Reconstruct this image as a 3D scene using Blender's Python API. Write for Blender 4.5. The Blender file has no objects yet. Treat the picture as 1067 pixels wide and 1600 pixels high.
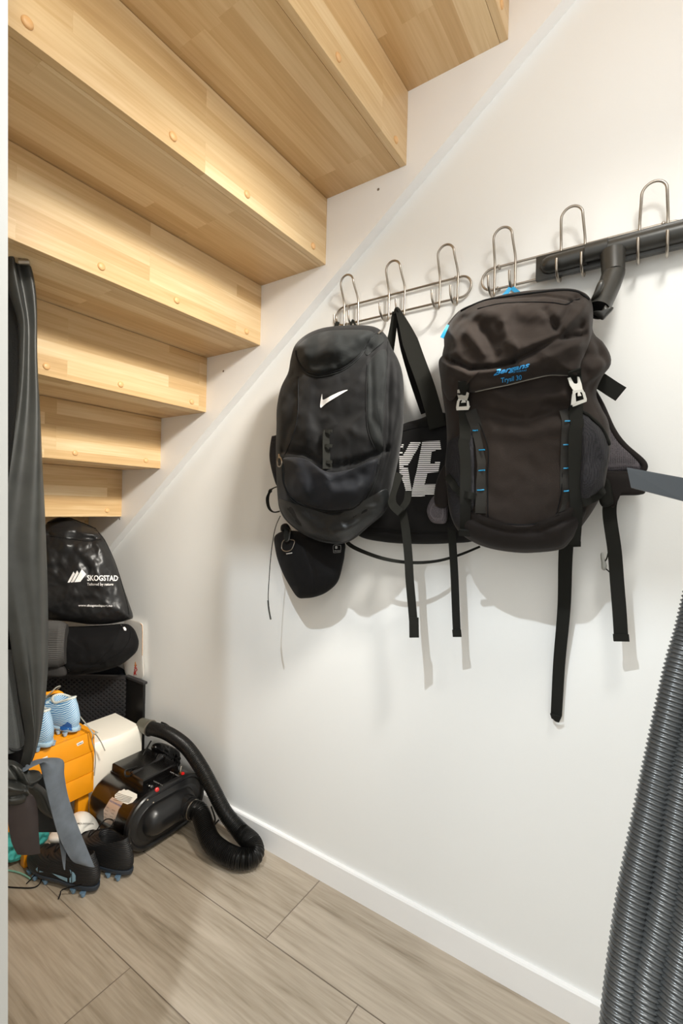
import bpy, bmesh, math, random
from mathutils import Vector, Matrix, noise
from mathutils.bvhtree import BVHTree
random.seed(4)
S = bpy.context.scene; COL = S.collection
PI = math.pi
# ---------------------------------------------------------------- camera frame
F = 737.8; CX, CY = 533.5, 800.0; H = 1.0615
v1 = Vector((-567-CX, 767-CY, F)); v2 = Vector((1028-CX, 805.5-CY, F))
YC = v1.normalized(); XC = (v2 - YC*v2.dot(YC)).normalized() if False else v2.normalized()
XC = (XC - YC*XC.dot(YC)).normalized(); ZC = XC.cross(YC)
CAM = Vector((0, 0, H))
def ray(u, v):
    d = Vector((u-CX, v-CY, F)); return Vector((d.dot(XC), d.dot(YC), d.dot(ZC)))
def at(u, v, a, val):
    """world point seen at (u,v) on the plane axis a = val"""
    r = ray(u, v); return CAM + r*((val - CAM[a])/r[a])
def aX(u, v, x): return at(u, v, 0, x)
def aY(u, v, y): return at(u, v, 1, y)
def aZ(u, v, z): return at(u, v, 2, z)
cam = bpy.data.objects.new('camera', bpy.data.cameras.new('camera')); COL.objects.link(cam)
cam.matrix_world = Matrix(((XC[0], -XC[1], -XC[2], 0), (YC[0], -YC[1], -YC[2], 0), (ZC[0], -ZC[1], -ZC[2], H), (0, 0, 0, 1)))
cam.data.sensor_fit = 'VERTICAL'; cam.data.sensor_height = 36; cam.data.lens = 36*F/1600
cam.data.clip_start = .01
S.camera = cam
# ---------------------------------------------------------------- materials
def lin(c): return tuple(((x/12.92) if x <= .04045 else ((x+.055)/1.055)**2.4) for x in [y/255 for y in c])+(1,)
MATS = {}
def mat(name, col, rough=.6, metal=0, bump=0, bscale=200, bkind='noise', var=0, vscale=8, sheen=0, coat=0, spec=None):
    if spec is None: spec = .22 if rough >= .7 and max(col) < 60 else .5
    if name in MATS: return MATS[name]
    m = bpy.data.materials.new(name); m.use_nodes = True; MATS[name] = m
    N = m.node_tree.nodes; L = m.node_tree.links; p = N['Principled BSDF']
    p.inputs['Base Color'].default_value = lin(col); p.inputs['Roughness'].default_value = rough
    p.inputs['Metallic'].default_value = metal; p.inputs['Specular IOR Level'].default_value = spec
    if sheen: p.inputs['Sheen Weight'].default_value = sheen; p.inputs['Sheen Roughness'].default_value = .4
    if coat: p.inputs['Coat Weight'].default_value = coat; p.inputs['Coat Roughness'].default_value = .08
    tc = N.new('ShaderNodeTexCoord')
    if var:
        n = N.new('ShaderNodeTexNoise'); n.inputs['Scale'].default_value = vscale; n.inputs['Detail'].default_value = 5
        L.new(tc.outputs['Object'], n.inputs['Vector'])
        r = N.new('ShaderNodeMapRange'); r.inputs['From Min'].default_value = .3; r.inputs['From Max'].default_value = .7
        r.inputs['To Min'].default_value = 1-var; r.inputs['To Max'].default_value = 1+var
        L.new(n.outputs['Fac'], r.inputs['Value'])
        x = N.new('ShaderNodeVectorMath'); x.operation = 'SCALE'; x.inputs[0].default_value = lin(col)[:3]
        L.new(r.outputs['Result'], x.inputs['Scale']); L.new(x.outputs['Vector'], p.inputs['Base Color'])
    if bump:
        if bkind == 'noise':
            t = N.new('ShaderNodeTexNoise'); t.inputs['Scale'].default_value = bscale; t.inputs['Detail'].default_value = 3; o = t.outputs['Fac']
        elif bkind == 'voronoi':
            t = N.new('ShaderNodeTexVoronoi'); t.inputs['Scale'].default_value = bscale; o = t.outputs['Distance']
        else:
            t = N.new('ShaderNodeTexWave'); t.bands_direction = bkind; t.inputs['Scale'].default_value = bscale; o = t.outputs['Fac']
        L.new(tc.outputs['Object'], t.inputs['Vector'])
        b = N.new('ShaderNodeBump'); b.inputs['Strength'].default_value = bump; b.inputs['Distance'].default_value = .002
        L.new(o, b.inputs['Height']); L.new(b.outputs['Normal'], p.inputs['Normal'])
    return m
def mesh_fabric(name, hole, thread, scale=260, rough=.8):
    m = mat(name, thread, rough); N = m.node_tree.nodes; L = m.node_tree.links; p = N['Principled BSDF']
    tc = N.new('ShaderNodeTexCoord'); v = N.new('ShaderNodeTexVoronoi'); v.inputs['Scale'].default_value = scale; v.inputs['Randomness'].default_value = .15
    L.new(tc.outputs['Object'], v.inputs['Vector'])
    r = N.new('ShaderNodeValToRGB'); r.color_ramp.elements[0].position = .28; r.color_ramp.elements[1].position = .42
    r.color_ramp.elements[0].color = lin(hole); r.color_ramp.elements[1].color = lin(thread)
    L.new(v.outputs['Distance'], r.inputs['Fac']); L.new(r.outputs['Color'], p.inputs['Base Color'])
    b = N.new('ShaderNodeBump'); b.inputs['Strength'].default_value = .6; b.inputs['Distance'].default_value = .002
    L.new(v.outputs['Distance'], b.inputs['Height']); L.new(b.outputs['Normal'], p.inputs['Normal'])
    return m
def oak(name, tint=(1, 1, 1), sx=.42, sy=.036):
    m = bpy.data.materials.new(name); m.use_nodes = True; N = m.node_tree.nodes; L = m.node_tree.links; p = N['Principled BSDF']
    tc = N.new('ShaderNodeTexCoord'); sep = N.new('ShaderNodeSeparateXYZ'); L.new(tc.outputs['Object'], sep.inputs[0])
    add = N.new('ShaderNodeMath'); add.operation = 'ADD'; L.new(sep.outputs['Y'], add.inputs[0]); L.new(sep.outputs['Z'], add.inputs[1])
    oi = N.new('ShaderNodeObjectInfo'); rm = N.new('ShaderNodeMath'); rm.operation = 'MULTIPLY_ADD'; rm.inputs[1].default_value = 7.3
    L.new(oi.outputs['Random'], rm.inputs[0]); L.new(sep.outputs['X'], rm.inputs[2])
    cb = N.new('ShaderNodeCombineXYZ'); L.new(rm.outputs[0], cb.inputs['X']); L.new(add.outputs[0], cb.inputs['Y'])
    br = N.new('ShaderNodeTexBrick'); L.new(cb.outputs[0], br.inputs['Vector'])
    br.offset = .37; br.offset_frequency = 1; br.squash = 1.35; br.squash_frequency = 3
    br.inputs['Color1'].default_value = (0, 0, 0, 1); br.inputs['Color2'].default_value = (1, 1, 1, 1); br.inputs['Mortar'].default_value = (.45, .45, .45, 1)
    br.inputs['Scale'].default_value = 1; br.inputs['Mortar Size'].default_value = .0003; br.inputs['Brick Width'].default_value = sx; br.inputs['Row Height'].default_value = sy
    wn = N.new('ShaderNodeTexWhiteNoise'); wn.noise_dimensions = '1D'; L.new(br.outputs['Color'], wn.inputs['W'])
    # per-stave shift for the grain
    sh = N.new('ShaderNodeVectorMath'); sh.operation = 'SCALE'; sh.inputs['Scale'].default_value = 3; L.new(br.outputs['Color'], sh.inputs[0])
    ad = N.new('ShaderNodeVectorMath'); L.new(cb.outputs[0], ad.inputs[0]); L.new(sh.outputs['Vector'], ad.inputs[1])
    mp = N.new('ShaderNodeMapping'); mp.inputs['Scale'].default_value = (5, 130, 1); L.new(ad.outputs['Vector'], mp.inputs['Vector'])
    g = N.new('ShaderNodeTexNoise'); g.inputs['Scale'].default_value = 1; g.inputs['Detail'].default_value = 5; g.inputs['Distortion'].default_value = .6
    L.new(mp.outputs[0], g.inputs['Vector'])
    mp2 = N.new('ShaderNodeMapping'); mp2.inputs['Scale'].default_value = (2.2, 22, 1); L.new(ad.outputs['Vector'], mp2.inputs['Vector'])
    g2 = N.new('ShaderNodeTexNoise'); g2.inputs['Scale'].default_value = 1; g2.inputs['Detail'].default_value = 3; g2.inputs['Distortion'].default_value = 1.5
    L.new(mp2.outputs[0], g2.inputs['Vector'])
    r = N.new('ShaderNodeValToRGB'); E = r.color_ramp.elements
    E[0].position = 0; E[0].color = lin((176, 138, 90)); E[1].position = 1; E[1].color = lin((236, 214, 178))
    e = E.new(.45); e.color = lin((204, 170, 122)); e = E.new(.75); e.color = lin((222, 194, 150))
    s1 = N.new('ShaderNodeMath'); s1.operation = 'MULTIPLY_ADD'; s1.inputs[1].default_value = .42; L.new(br.outputs['Color'], s1.inputs[0])
    s2 = N.new('ShaderNodeMath'); s2.operation = 'MULTIPLY_ADD'; s2.inputs[1].default_value = .5; s2.inputs[2].default_value = -.12; L.new(g.outputs['Fac'], s2.inputs[0])
    s3 = N.new('ShaderNodeMath'); s3.operation = 'MULTIPLY_ADD'; s3.inputs[1].default_value = .45; L.new(g2.outputs['Fac'], s3.inputs[0]); L.new(s2.outputs[0], s3.inputs[2])
    L.new(s3.outputs[0], s1.inputs[2]); L.new(s1.outputs[0], r.inputs['Fac'])
    t = N.new('ShaderNodeMix'); t.data_type = 'RGBA'; t.blend_type = 'MULTIPLY'; t.inputs[0].default_value = 1; t.inputs[7].default_value = tint+(1,)
    L.new(r.outputs['Color'], t.inputs[6]); L.new(t.outputs[2], p.inputs['Base Color']); p.inputs['Roughness'].default_value = .42
    b = N.new('ShaderNodeBump'); b.inputs['Strength'].default_value = .12; b.inputs['Distance'].default_value = .001
    L.new(g.outputs['Fac'], b.inputs['Height']); L.new(b.outputs['Normal'], p.inputs['Normal'])
    MATS[name] = m; return m
OAK = oak('oak staves')
OAK_KNOB = mat('oak knob', (222, 176, 122), .4, var=.06, vscale=60)
WALL = mat('painted wall', (234, 234, 232), .85, bump=.05, bscale=260, var=.008, vscale=3)
WHITE = mat('white satin paint', (240, 239, 238), .4)
STEEL = mat('brushed steel', (170, 162, 152), .3, 1, var=.04, vscale=90)
BLK_NYLON = mat('black nylon', (12, 12, 13), .75, bump=.35, bscale=900, sheen=.08, var=.12, vscale=18)
BLK_NYLON2 = mat('black smooth nylon', (15, 16, 20), .7, bump=.25, bscale=700, sheen=.06, var=.1, vscale=20)
BLK_COAT = mat('black coated fabric', (19, 21, 22), .5, bump=.2, bscale=300, var=.1, vscale=14)
BLK_DUFF = mat('black polyester', (17, 16, 16), .85, bump=.3, bscale=900, sheen=.05)
BLK_SOFT = mat('black matte fabric', (12, 11, 12), .85, bump=.3, bscale=600, sheen=.03)
BLK_SIDE = mat('black side panel', (20, 22, 22), .78, bump=.35, bscale=900, sheen=.06)
BROWN = mat('brown black ripstop', (41, 34, 30), .82, bump=.25, bscale=800, sheen=.08, var=.12, vscale=9)
BROWN_D = mat('brown black base fabric', (28, 23, 21), .8, bump=.25, bscale=800, sheen=.06)
WEB = mat('black webbing', (26, 26, 22), .8, bump=.5, bscale=420, bkind='Z')
PIPE = mat('black piping', (12, 12, 13), .85)
BUCKLE = mat('light grey plastic', (205, 203, 196), .4)
BLUE = mat('blue cord', (28, 140, 190), .5)
PRINT_W = mat('white print', (235, 232, 230), .5)
PRINT_B = mat('blue print', (50, 150, 215), .5)
PLASTIC = mat('black plastic', (46, 45, 42), .38)
PLASTIC_D = mat('dark plastic', (12, 12, 12), .4)
GLOSS = mat('glossy black enamel', (8, 7, 7), .24, coat=.2)
GLOSS2 = mat('black moulded plastic', (24, 24, 25), .3)
HOSE_B = mat('black flexible hose', (15, 14, 13), .3, spec=.35)
HOSE_G = mat('grey ribbed hose', (92, 94, 95), .25, .55)
ARM = mat('dark grey plastic', (58, 62, 66), .42)
RUBBER = mat('black rubber sheet', (50, 51, 49), .4, bump=.06, bscale=90, var=.22, vscale=22)
RUBBER_G = mat('dusty grey rubber', (98, 106, 116), .5, bump=.05, bscale=120, var=.2, vscale=30)
RUBBER_R = mat('dark maroon rubber', (46, 38, 38), .45, var=.3, vscale=14)
ORANGE = mat('orange lacquered wood', (238, 154, 24), .35, var=.06, vscale=12)
CREAM = mat('cream white plastic', (234, 229, 217), .4)
MESH_G = mesh_fabric('mesh padding', (36, 32, 36), (94, 88, 92), 330)
MESH_B = mesh_fabric('black mesh pocket', (10, 10, 14), (46, 45, 48), 420)
MESH_F = mesh_fabric('grey knit strap', (50, 52, 52), (82, 84, 84), 420)
# ---------------------------------------------------------------- mesh helpers
def smooth(me, ang=40):
    for p in me.polygons: p.use_smooth = True
    try: me.set_sharp_from_angle(angle=math.radians(ang))
    except Exception: pass
def mk(name, bm, m=None, parent=None, sm=True, ang=40):
    me = bpy.data.meshes.new(name); bmesh.ops.recalc_face_normals(bm, faces=bm.faces)
    bm.to_mesh(me); bm.free(); o = bpy.data.objects.new(name, me); COL.objects.link(o)
    if m:
        for x in (m if isinstance(m, (list, tuple)) else [m]): me.materials.append(x)
    if parent: o.parent = parent; o.matrix_parent_inverse = Matrix.Translation(-parent.location)
    if sm: smooth(me, ang)
    return o
def thing(name, label, cat, loc=(0, 0, 0), group=None):
    o = bpy.data.objects.new(name, None); COL.objects.link(o); o.location = loc; o.empty_display_size = .05
    o['label'] = label; o['category'] = cat
    if group: o['group'] = group
    return o
def tag(o, label, cat, group=None):
    o['label'] = label; o['category'] = cat
    if group: o['group'] = group
    return o
def struct(o): o['kind'] = 'structure'; return o
def box(bm, a, b, bev=0, mi=0):
    r = bmesh.ops.create_cube(bm, size=1); vs = r['verts']
    a = Vector(a); b = Vector(b)
    for v in vs: v.co = Vector(((a[i]+b[i])/2 + v.co[i]*(b[i]-a[i]) for i in range(3)))
    fs = {f for v in vs for f in v.link_faces}
    for f in fs: f.material_index = mi
    if bev:
        es = {e for v in vs for e in v.link_edges}
        bmesh.ops.bevel(bm, geom=list(es), offset=bev, segments=2, affect='EDGES', profile=.6)
def bbox(name, a, b, m, parent=None, bev=0): bm = bmesh.new(); box(bm, a, b, bev); return mk(name, bm, m, parent)
def loft(bm, rings, cap0=True, cap1=True, closed=True, mi=0):
    R = [[bm.verts.new(p) for p in r] for r in rings]; n = len(R[0])
    for i in range(len(R)-1):
        for j in range(n if closed else n-1):
            k = (j+1) % n
            try: f = bm.faces.new((R[i][j], R[i][k], R[i+1][k], R[i+1][j])); f.material_index = mi
            except ValueError: pass
    if closed and cap0: bm.faces.new(R[0]).material_index = mi
    if closed and cap1: bm.faces.new(list(reversed(R[-1]))).material_index = mi
    return R
def spline(P, n, closed=False):
    """Catmull-Rom resampled to n points, even arc length"""
    P = [Vector(p) for p in P]; D = []; m = len(P); seg = 14
    rng = range(m) if closed else range(m-1)
    for i in rng:
        p0 = P[(i-1) % m] if closed else P[max(i-1, 0)]; p1 = P[i]; p2 = P[(i+1) % m]; p3 = P[(i+2) % m] if closed else P[min(i+2, m-1)]
        for k in range(seg):
            t = k/seg
            D.append(.5*((2*p1)+(p2-p0)*t+(2*p0-5*p1+4*p2-p3)*t*t+(3*p1-p0-3*p2+p3)*t**3))
    D.append(P[0].copy() if closed else P[-1].copy())
    return resample(D, n, closed)
def resample(D, n, closed=False):
    L = [0]
    for i in range(len(D)-1): L.append(L[-1]+(D[i+1]-D[i]).length)
    out = []; j = 0
    for k in range(n):
        s = L[-1]*k/(n if closed else n-1)
        while j < len(L)-2 and L[j+1] < s: j += 1
        t = (s-L[j])/max(L[j+1]-L[j], 1e-9); out.append(D[j].lerp(D[j+1], min(t, 1)))
    return out
def tube(bm, pts, r, seg=10, n=None, closed=False, rfun=None, cap=True):
    P = spline(pts, n or max(12, len(pts)*6), closed) if n != 0 else [Vector(p) for p in pts]
    rings = []; T0 = None; N0 = None; m = len(P)
    for i, p in enumerate(P):
        T = ((P[(i+1) % m]-P[i-1]) if closed else (P[min(i+1, m-1)]-P[max(i-1, 0)])).normalized()
        if N0 is None:
            a = Vector((0, 0, 1)) if abs(T.z) < .9 else Vector((1, 0, 0)); N0 = T.cross(a).normalized()
        else:
            N0 = (N0 - T*N0.dot(T)).normalized()
        B = T.cross(N0); rr = rfun(i/(m-1), i) if rfun else r
        rings.append([p+(N0*math.cos(2*PI*k/seg)+B*math.sin(2*PI*k/seg))*rr for k in range(seg)])
    if closed:
        V = [[bm.verts.new(q) for q in rg] for rg in rings]
        for i in range(m):
            # rings may be twisted at the seam: pick the best shift
            A = V[i]; Bq = V[(i+1) % m]; sh = 0
            if i == m-1:
                sh = min(range(seg), key=lambda s: (A[0].co-Bq[s].co).length)
            for k in range(seg): bm.faces.new((A[k], A[(k+1) % seg], Bq[(k+1+sh) % seg], Bq[(k+sh) % seg]))
    else: loft(bm, rings, cap, cap)
def tubeo(name, pts, r, m, parent=None, **k):
    bm = bmesh.new(); tube(bm, pts, r, **k); return mk(name, bm, m, parent, ang=60)
def cyl(bm, a, b, r0, r1=None, seg=24, dome=0):
    a = Vector(a); b = Vector(b); r1 = r0 if r1 is None else r1; T = (b-a).normalized()
    N = T.cross(Vector((0, 0, 1)) if abs(T.z) < .9 else Vector((1, 0, 0))).normalized(); B = T.cross(N)
    c = lambda p, r: [p+(N*math.cos(2*PI*k/seg)+B*math.sin(2*PI*k/seg))*r for k in range(seg)]
    rg = [c(a, r0), c(b, r1)]
    if dome:
        for q in (.3, .6, .85, .97): rg.append(c(b+T*dome*math.sin(q*PI/2), r1*math.cos(q*PI/2)))
    loft(bm, rg)
def ribbon(name, pts, w, th, nrm, m, parent=None, n=None, wf=None):
    """flat strap: w = width, nrm = Vector (or function of position) the flat side faces"""
    P = spline(pts, n or max(10, len(pts)*6)); bm = bmesh.new(); rings = []
    for i, p in enumerate(P):
        T = (P[min(i+1, len(P)-1)]-P[max(i-1, 0)]).normalized(); nn = Vector(nrm); s = T.cross(nn).normalized(); nn = s.cross(T).normalized()
        ww = w*(wf(i/(len(P)-1)) if wf else 1)/2
        rings.append([p+s*ww+nn*th/2, p-s*ww+nn*th/2, p-s*ww-nn*th/2, p+s*ww-nn*th/2])
    loft(bm, rings); return mk(name, bm, m, parent, ang=35)
def strip(name, left, right, fn, m, parent=None, prof=None, n=40, k=12, th=.003, nrm=(0, -1, 0)):
    """sheet lofted between two pixel edges; fn maps a pixel to the sheet's plane; prof(s,t) displaces along nrm"""
    A = spline([Vector((p[0], p[1], 0)) for p in left], n); B = spline([Vector((p[0], p[1], 0)) for p in right], n)
    bm = bmesh.new(); nrm = Vector(nrm); F_ = []; G = []
    for i in range(n):
        rf = []; rb = []
        for j in range(k+1):
            q = A[i].lerp(B[i], j/k); p = fn(q.x, q.y); d = prof(i/(n-1), j/k) if prof else 0
            rf.append(p+nrm*(d+th/2)); rb.append(p+nrm*(d-th/2))
        F_.append(rf+rb[::-1])
    loft(bm, F_); return mk(name, bm, m, parent, ang=50)
def bvh(o):
    me = o.data; return BVHTree.FromPolygons([v.co.copy() for v in me.vertices], [tuple(p.vertices) for p in me.polygons])
def caster(objs, fb=None):
    """function (u,v,off) -> point of the first of the surfaces seen at that pixel, lifted off it by off"""
    T = [bvh(o) for o in objs]
    def f(u, v, off=0.0):
        d = ray(u, v).normalized(); best = None
        for t in T:
            h = t.ray_cast(CAM, d)
            if h[0] is not None and (best is None or h[3] < best[3]): best = h
        if best is None: return fb(u, v)-d*off if fb else None
        n = best[1]; n = n if n.dot(d) < 0 else -n
        q = (n-d).normalized()
        return best[0]+q*off
    return f
def inpoly(P, n): return spline([Vector((p[0], p[1], 0)) for p in P], n, True)
def foldsum(u, v, folds):
    h = 0
    for pl, w, a in folds:
        dm = 1e9
        for i in range(len(pl)-1):
            x0, y0 = pl[i]; x1, y1 = pl[i+1]; dx = x1-x0; dy = y1-y0; L = dx*dx+dy*dy
            t = max(0, min(1, ((u-x0)*dx+(v-y0)*dy)/L)) if L else 0
            dm = min(dm, math.hypot(u-x0-t*dx, v-y0-t*dy))
        if dm < w*3: h += a*math.exp(-(dm/w)**2)
    return h
def puff(name, outline, base, dirv, T, m, parent=None, n=120, K=34, a=3.2, b=.55, folds=(), nz=(0, 10), back=None, c=None, off0=0, sharp=False, smo=True):
    """stuffed shape: a traced outline gets real thickness T along dirv (bulging to the middle) and back[1] along back[0]"""
    O = inpoly(outline, n) if not sharp else resample([Vector((p[0], p[1], 0)) for p in outline]+[Vector((outline[0][0], outline[0][1], 0))], n, True)
    c = Vector((c[0], c[1], 0)) if c else sum(O, Vector())/n
    dirv = Vector(dirv).normalized(); bm = bmesh.new(); rings = []
    for k in range(K+1):
        s = math.sin(PI/2*k/K)**.85; rg = []
        for o in O:
            q = c+(o-c)*s; P = base(q.x, q.y)
            if P is None: P = base(c.x, c.y)
            e = min(1, (1-s)*7); h = T*(max(0, 1-s**a))**b + e*foldsum(q.x, q.y, folds)
            if nz[0]: h += e*nz[0]*(noise.fractal(P*nz[1], .9, 2.1, 3)-.55*abs(noise.noise(P*nz[1]*1.7+Vector((3, 7, 1)))))+(e*nz[2]*noise.noise(P*nz[3]) if len(nz) > 2 else 0)
            rg.append(P+dirv*(h+off0))
        rings.append(rg)
    V = [bm.verts.new(rings[0][0])]; V0 = V[0]; R = [[bm.verts.new(p) for p in rg] for rg in rings[1:]]
    for j in range(n): bm.faces.new((V0, R[0][j], R[0][(j+1) % n]))
    for i in range(len(R)-1):
        for j in range(n): bm.faces.new((R[i][j], R[i+1][j], R[i+1][(j+1) % n], R[i][(j+1) % n]))
    if back:
        bd = Vector(back[0]).normalized(); last = R[-1]
        for k in (.93, .8, .6, .3):
            rg = []
            for o in O:
                q = c+(o-c)*k; P = base(q.x, q.y)+bd*back[1]*(1-k**a)**b; rg.append(bm.verts.new(P+dirv*off0))
            for j in range(n): bm.faces.new((last[j], rg[j], rg[(j+1) % n], last[(j+1) % n]))
            last = rg
        bm.faces.new(last)
    else:
        last = [bm.verts.new(v.co-dirv*.004) for v in R[-1]]
        for j in range(n): bm.faces.new((R[-1][j], last[j], last[(j+1) % n], R[-1][(j+1) % n]))
    return mk(name, bm, m, parent, ang=75)
def fillpoly(bm, poly, fn, step=4):
    """polygon (pixels) cut in columns and laid on a surface; faces are tiny so it follows the curve"""
    xs = sorted({round(p[0], 3) for p in poly}); X = []
    for a, b in zip(xs, xs[1:]):
        k = max(1, int((b-a)/step)); X += [a+(b-a)*i/k for i in range(k)]
    X.append(xs[-1]); n = len(poly)
    def cuts(x):
        r = []
        for i in range(n):
            (x0, y0), (x1, y1) = poly[i], poly[(i+1) % n]
            if (x0 <= x < x1) or (x1 <= x < x0): r.append(y0+(y1-y0)*(x-x0)/(x1-x0))
        return sorted(r)
    for a, b in zip(X, X[1:]):
        if b-a < 1e-6: continue
        A = cuts(a+1e-5*(b-a)); B = cuts(b-1e-5*(b-a))
        if len(A) != len(B): continue
        for i in range(0, len(A)-1, 2):
            k = max(1, int(max(A[i+1]-A[i], B[i+1]-B[i])/step))
            for j in range(k):
                q = [(a, A[i]+(A[i+1]-A[i])*j/k), (b, B[i]+(B[i+1]-B[i])*j/k), (b, B[i]+(B[i+1]-B[i])*(j+1)/k), (a, A[i]+(A[i+1]-A[i])*(j+1)/k)]
                P = [fn(*z) for z in q]
                if any(p is None for p in P): continue
                try: bm.faces.new([bm.verts.new(p) for p in P])
                except ValueError: pass
def decal(name, polys, fn, m, parent, step=4):
    bm = bmesh.new()
    for p in polys: fillpoly(bm, p, fn, step)
    bmesh.ops.remove_doubles(bm, verts=bm.verts, dist=1e-6); return mk(name, bm, m, parent)
def text(name, s, u, v, size, ang, fn, m, parent, bold=0, shear=0, sx=1.0, u2=None):
    """printed lettering; (u,v) = left end of the baseline, size = cap height in pixels, ang = degrees up to the right"""
    cu = bpy.data.curves.new(name, 'FONT'); cu.body = s; cu.size = 1; cu.offset = bold; cu.shear = shear; cu.resolution_u = 3
    o = bpy.data.objects.new(name, cu); COL.objects.link(o); dg = bpy.context.evaluated_depsgraph_get(); dg.update()
    me = bpy.data.meshes.new_from_object(o.evaluated_get(dg)); bpy.data.objects.remove(o)
    ca, sa = math.cos(math.radians(ang)), math.sin(math.radians(ang)); k = size/.7
    if u2: sx = (u2-u)/max(1e-6, max(v_.co.x for v_ in me.vertices))/k/ca
    bm = bmesh.new(); bm.from_mesh(me); bpy.data.meshes.remove(me)
    for q in bm.verts:
        x, y = q.co.x*k*sx, q.co.y*k; q.co = fn(u+x*ca-y*sa*.0-y*sa*0, v-x*sa-y*ca) or Vector((0, 0, 0))
    return mk(name, bm, m, parent)
def pxl(pts, fn, off=None): return [fn(*p) if off is None else fn(p[0], p[1], off) for p in pts]
def seam(name, pts, fn, r, m, parent, off=.0005, n=None): return tubeo(name, [fn(p[0], p[1], off) for p in dens(pts)], r, m, parent, seg=6, n=n or len(pts)*7)
def dens(pts, k=4, closed=False): return [(q.x, q.y) for q in spline([Vector((p[0], p[1], 0)) for p in pts], len(pts)*k, closed)]
def crop(ox, oy, s): return lambda *P: [(ox+x/s, oy+y/s) for x, y in P]

# ================================================================ SETTING
def build_room():
    # floor: wood-look planks laid along the closet, one mesh
    bm = bmesh.new(); uvl = bm.loops.layers.uv.new('UVMap'); cl = bm.loops.layers.color.new('rnd')
    y0, y1 = -1.4, 3.0; g = .0012; joints = {3: .773, 2: .507, 1: .975}
    for i in range(-8, 4):
        xa = .175+.23*i; xb = xa+.23
        if xa < -1.6: continue
        j = joints.get(i, .2+(i*.437) % 1.2) - 1.2*4
        while j < y1:
            ya, yb = max(j, y0), min(j+1.2, y1)
            if yb > ya+.02:
                X0, X1 = xa+g, min(xb, 1.1)-g
                if X1 > X0:
                    vs = [bm.verts.new(p) for p in ((X0, ya+g, 0), (X1, ya+g, 0), (X1, yb-g, 0), (X0, yb-g, 0))]
                    f = bm.faces.new(vs); f.material_index = 0; r = random.random(); ox, oy = random.random()*9, random.random()*9
                    for l in f.loops:
                        l[uvl].uv = (l.vert.co.x+ox, l.vert.co.y+oy); l[cl] = (r, r, r, 1)
            j += 1.2
    vs = [bm.verts.new(p) for p in ((-1.6, y0, -.0015), (1.1, y0, -.0015), (1.1, y1, -.0015), (-1.6, y1, -.0015))]; bm.faces.new(vs).material_index = 1
    vs = [bm.verts.new(p) for p in ((-1.6, y0, -.05), (1.1, y0, -.05), (1.1, y1, -.05), (-1.6, y1, -.05))]; bm.faces.new(vs).material_index = 1
    m = bpy.data.materials.new('wood look tile'); m.use_nodes = True; N = m.node_tree.nodes; L = m.node_tree.links; p = N['Principled BSDF']
    uv = N.new('ShaderNodeUVMap'); uv.uv_map = 'UVMap'; at_ = N.new('ShaderNodeVertexColor'); at_.layer_name = 'rnd'
    def nz(sx, sy, det, dist):
        mp = N.new('ShaderNodeMapping'); mp.inputs['Scale'].default_value = (sx, sy, 1); L.new(uv.outputs[0], mp.inputs['Vector'])
        n = N.new('ShaderNodeTexNoise'); n.inputs['Scale'].default_value = 1; n.inputs['Detail'].default_value = det; n.inputs['Distortion'].default_value = dist
        L.new(mp.outputs[0], n.inputs['Vector']); return n
    big = nz(9, 1.6, 3, 1.2); fine = nz(170, 9, 5, .3); cath = nz(34, 2.2, 4, 1.2); low = nz(3, 1.2, 2, .5)
    def mix(a, wa, b, wb, c=0):
        q = N.new('ShaderNodeMath'); q.operation = 'MULTIPLY_ADD'; q.inputs[1].default_value = wa; L.new(a, q.inputs[0])
        r_ = N.new('ShaderNodeMath'); r_.operation = 'MULTIPLY_ADD'; r_.inputs[1].default_value = wb; r_.inputs[2].default_value = c; L.new(b, r_.inputs[0]); L.new(r_.outputs[0], q.inputs[2]); return q.outputs[0]
    f = mix(big.outputs['Fac'], .35, fine.outputs['Fac'], .35); f = mix(f, 1, cath.outputs['Fac'], .5, -.13); f = mix(f, 1, low.outputs['Fac'], .25, -.1)
    f = mix(f, 1, at_.outputs['Color'], .07, -.06)
    r = N.new('ShaderNodeValToRGB'); E = r.color_ramp.elements; E[0].position = .22; E[0].color = lin((112, 99, 82)); E[1].position = .78; E[1].color = lin((190, 179, 166))
    e = E.new(.38); e.color = lin((156, 143, 125)); e = E.new(.5); e.color = lin((172, 159, 142)); e = E.new(.62); e.color = lin((183, 170, 153))
    L.new(f, r.inputs['Fac']); L.new(r.outputs['Color'], p.inputs['Base Color']); p.inputs['Roughness'].default_value = .5
    b = N.new('ShaderNodeBump'); b.inputs['Strength'].default_value = .25; b.inputs['Distance'].default_value = .001; L.new(fine.outputs['Fac'], b.inputs['Height']); L.new(b.outputs['Normal'], p.inputs['Normal'])
    struct(mk('floor', bm, [m, mat('grout', (132, 118, 104), .8)]))
    bm = bmesh.new(); box(bm, (1.1, -1.4, 0), (1.2, 3.0, 2.75)); struct(mk('wall_right', bm, WALL))
    bm = bmesh.new(); box(bm, (.2, 2.9, 0), (1.1, 3.0, 2.75)); struct(mk('wall_back', bm, WALL))
    bm = bmesh.new(); box(bm, (.125, .63, 0), (.222, 2.9, 2.75)); box(bm, (.125, -.30, 2.035), (.222, .63, 2.75)); box(bm, (.125, -.36, 0), (.2215, -.30, 2.75)); struct(mk('wall_left', bm, WALL))
    bm = bmesh.new(); box(bm, (.222, -.36, 0), (1.1, -.27, 2.75)); struct(mk('wall_near', bm, WALL))
    # door lining, a hand's width left of the lens; it stands a little out of plumb like the photo's
    bm = bmesh.new(); rg = []
    for v in (-60, 1660):
        a = aX(12.4, v, .225); rg.append([a, a+Vector((-.115, 0, 0)), a+Vector((-.115, .03, 0)), a+Vector((0, .03, 0))])
    for r_, z in ((rg[0], 2.03), (rg[1], .0)):
        pass
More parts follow.
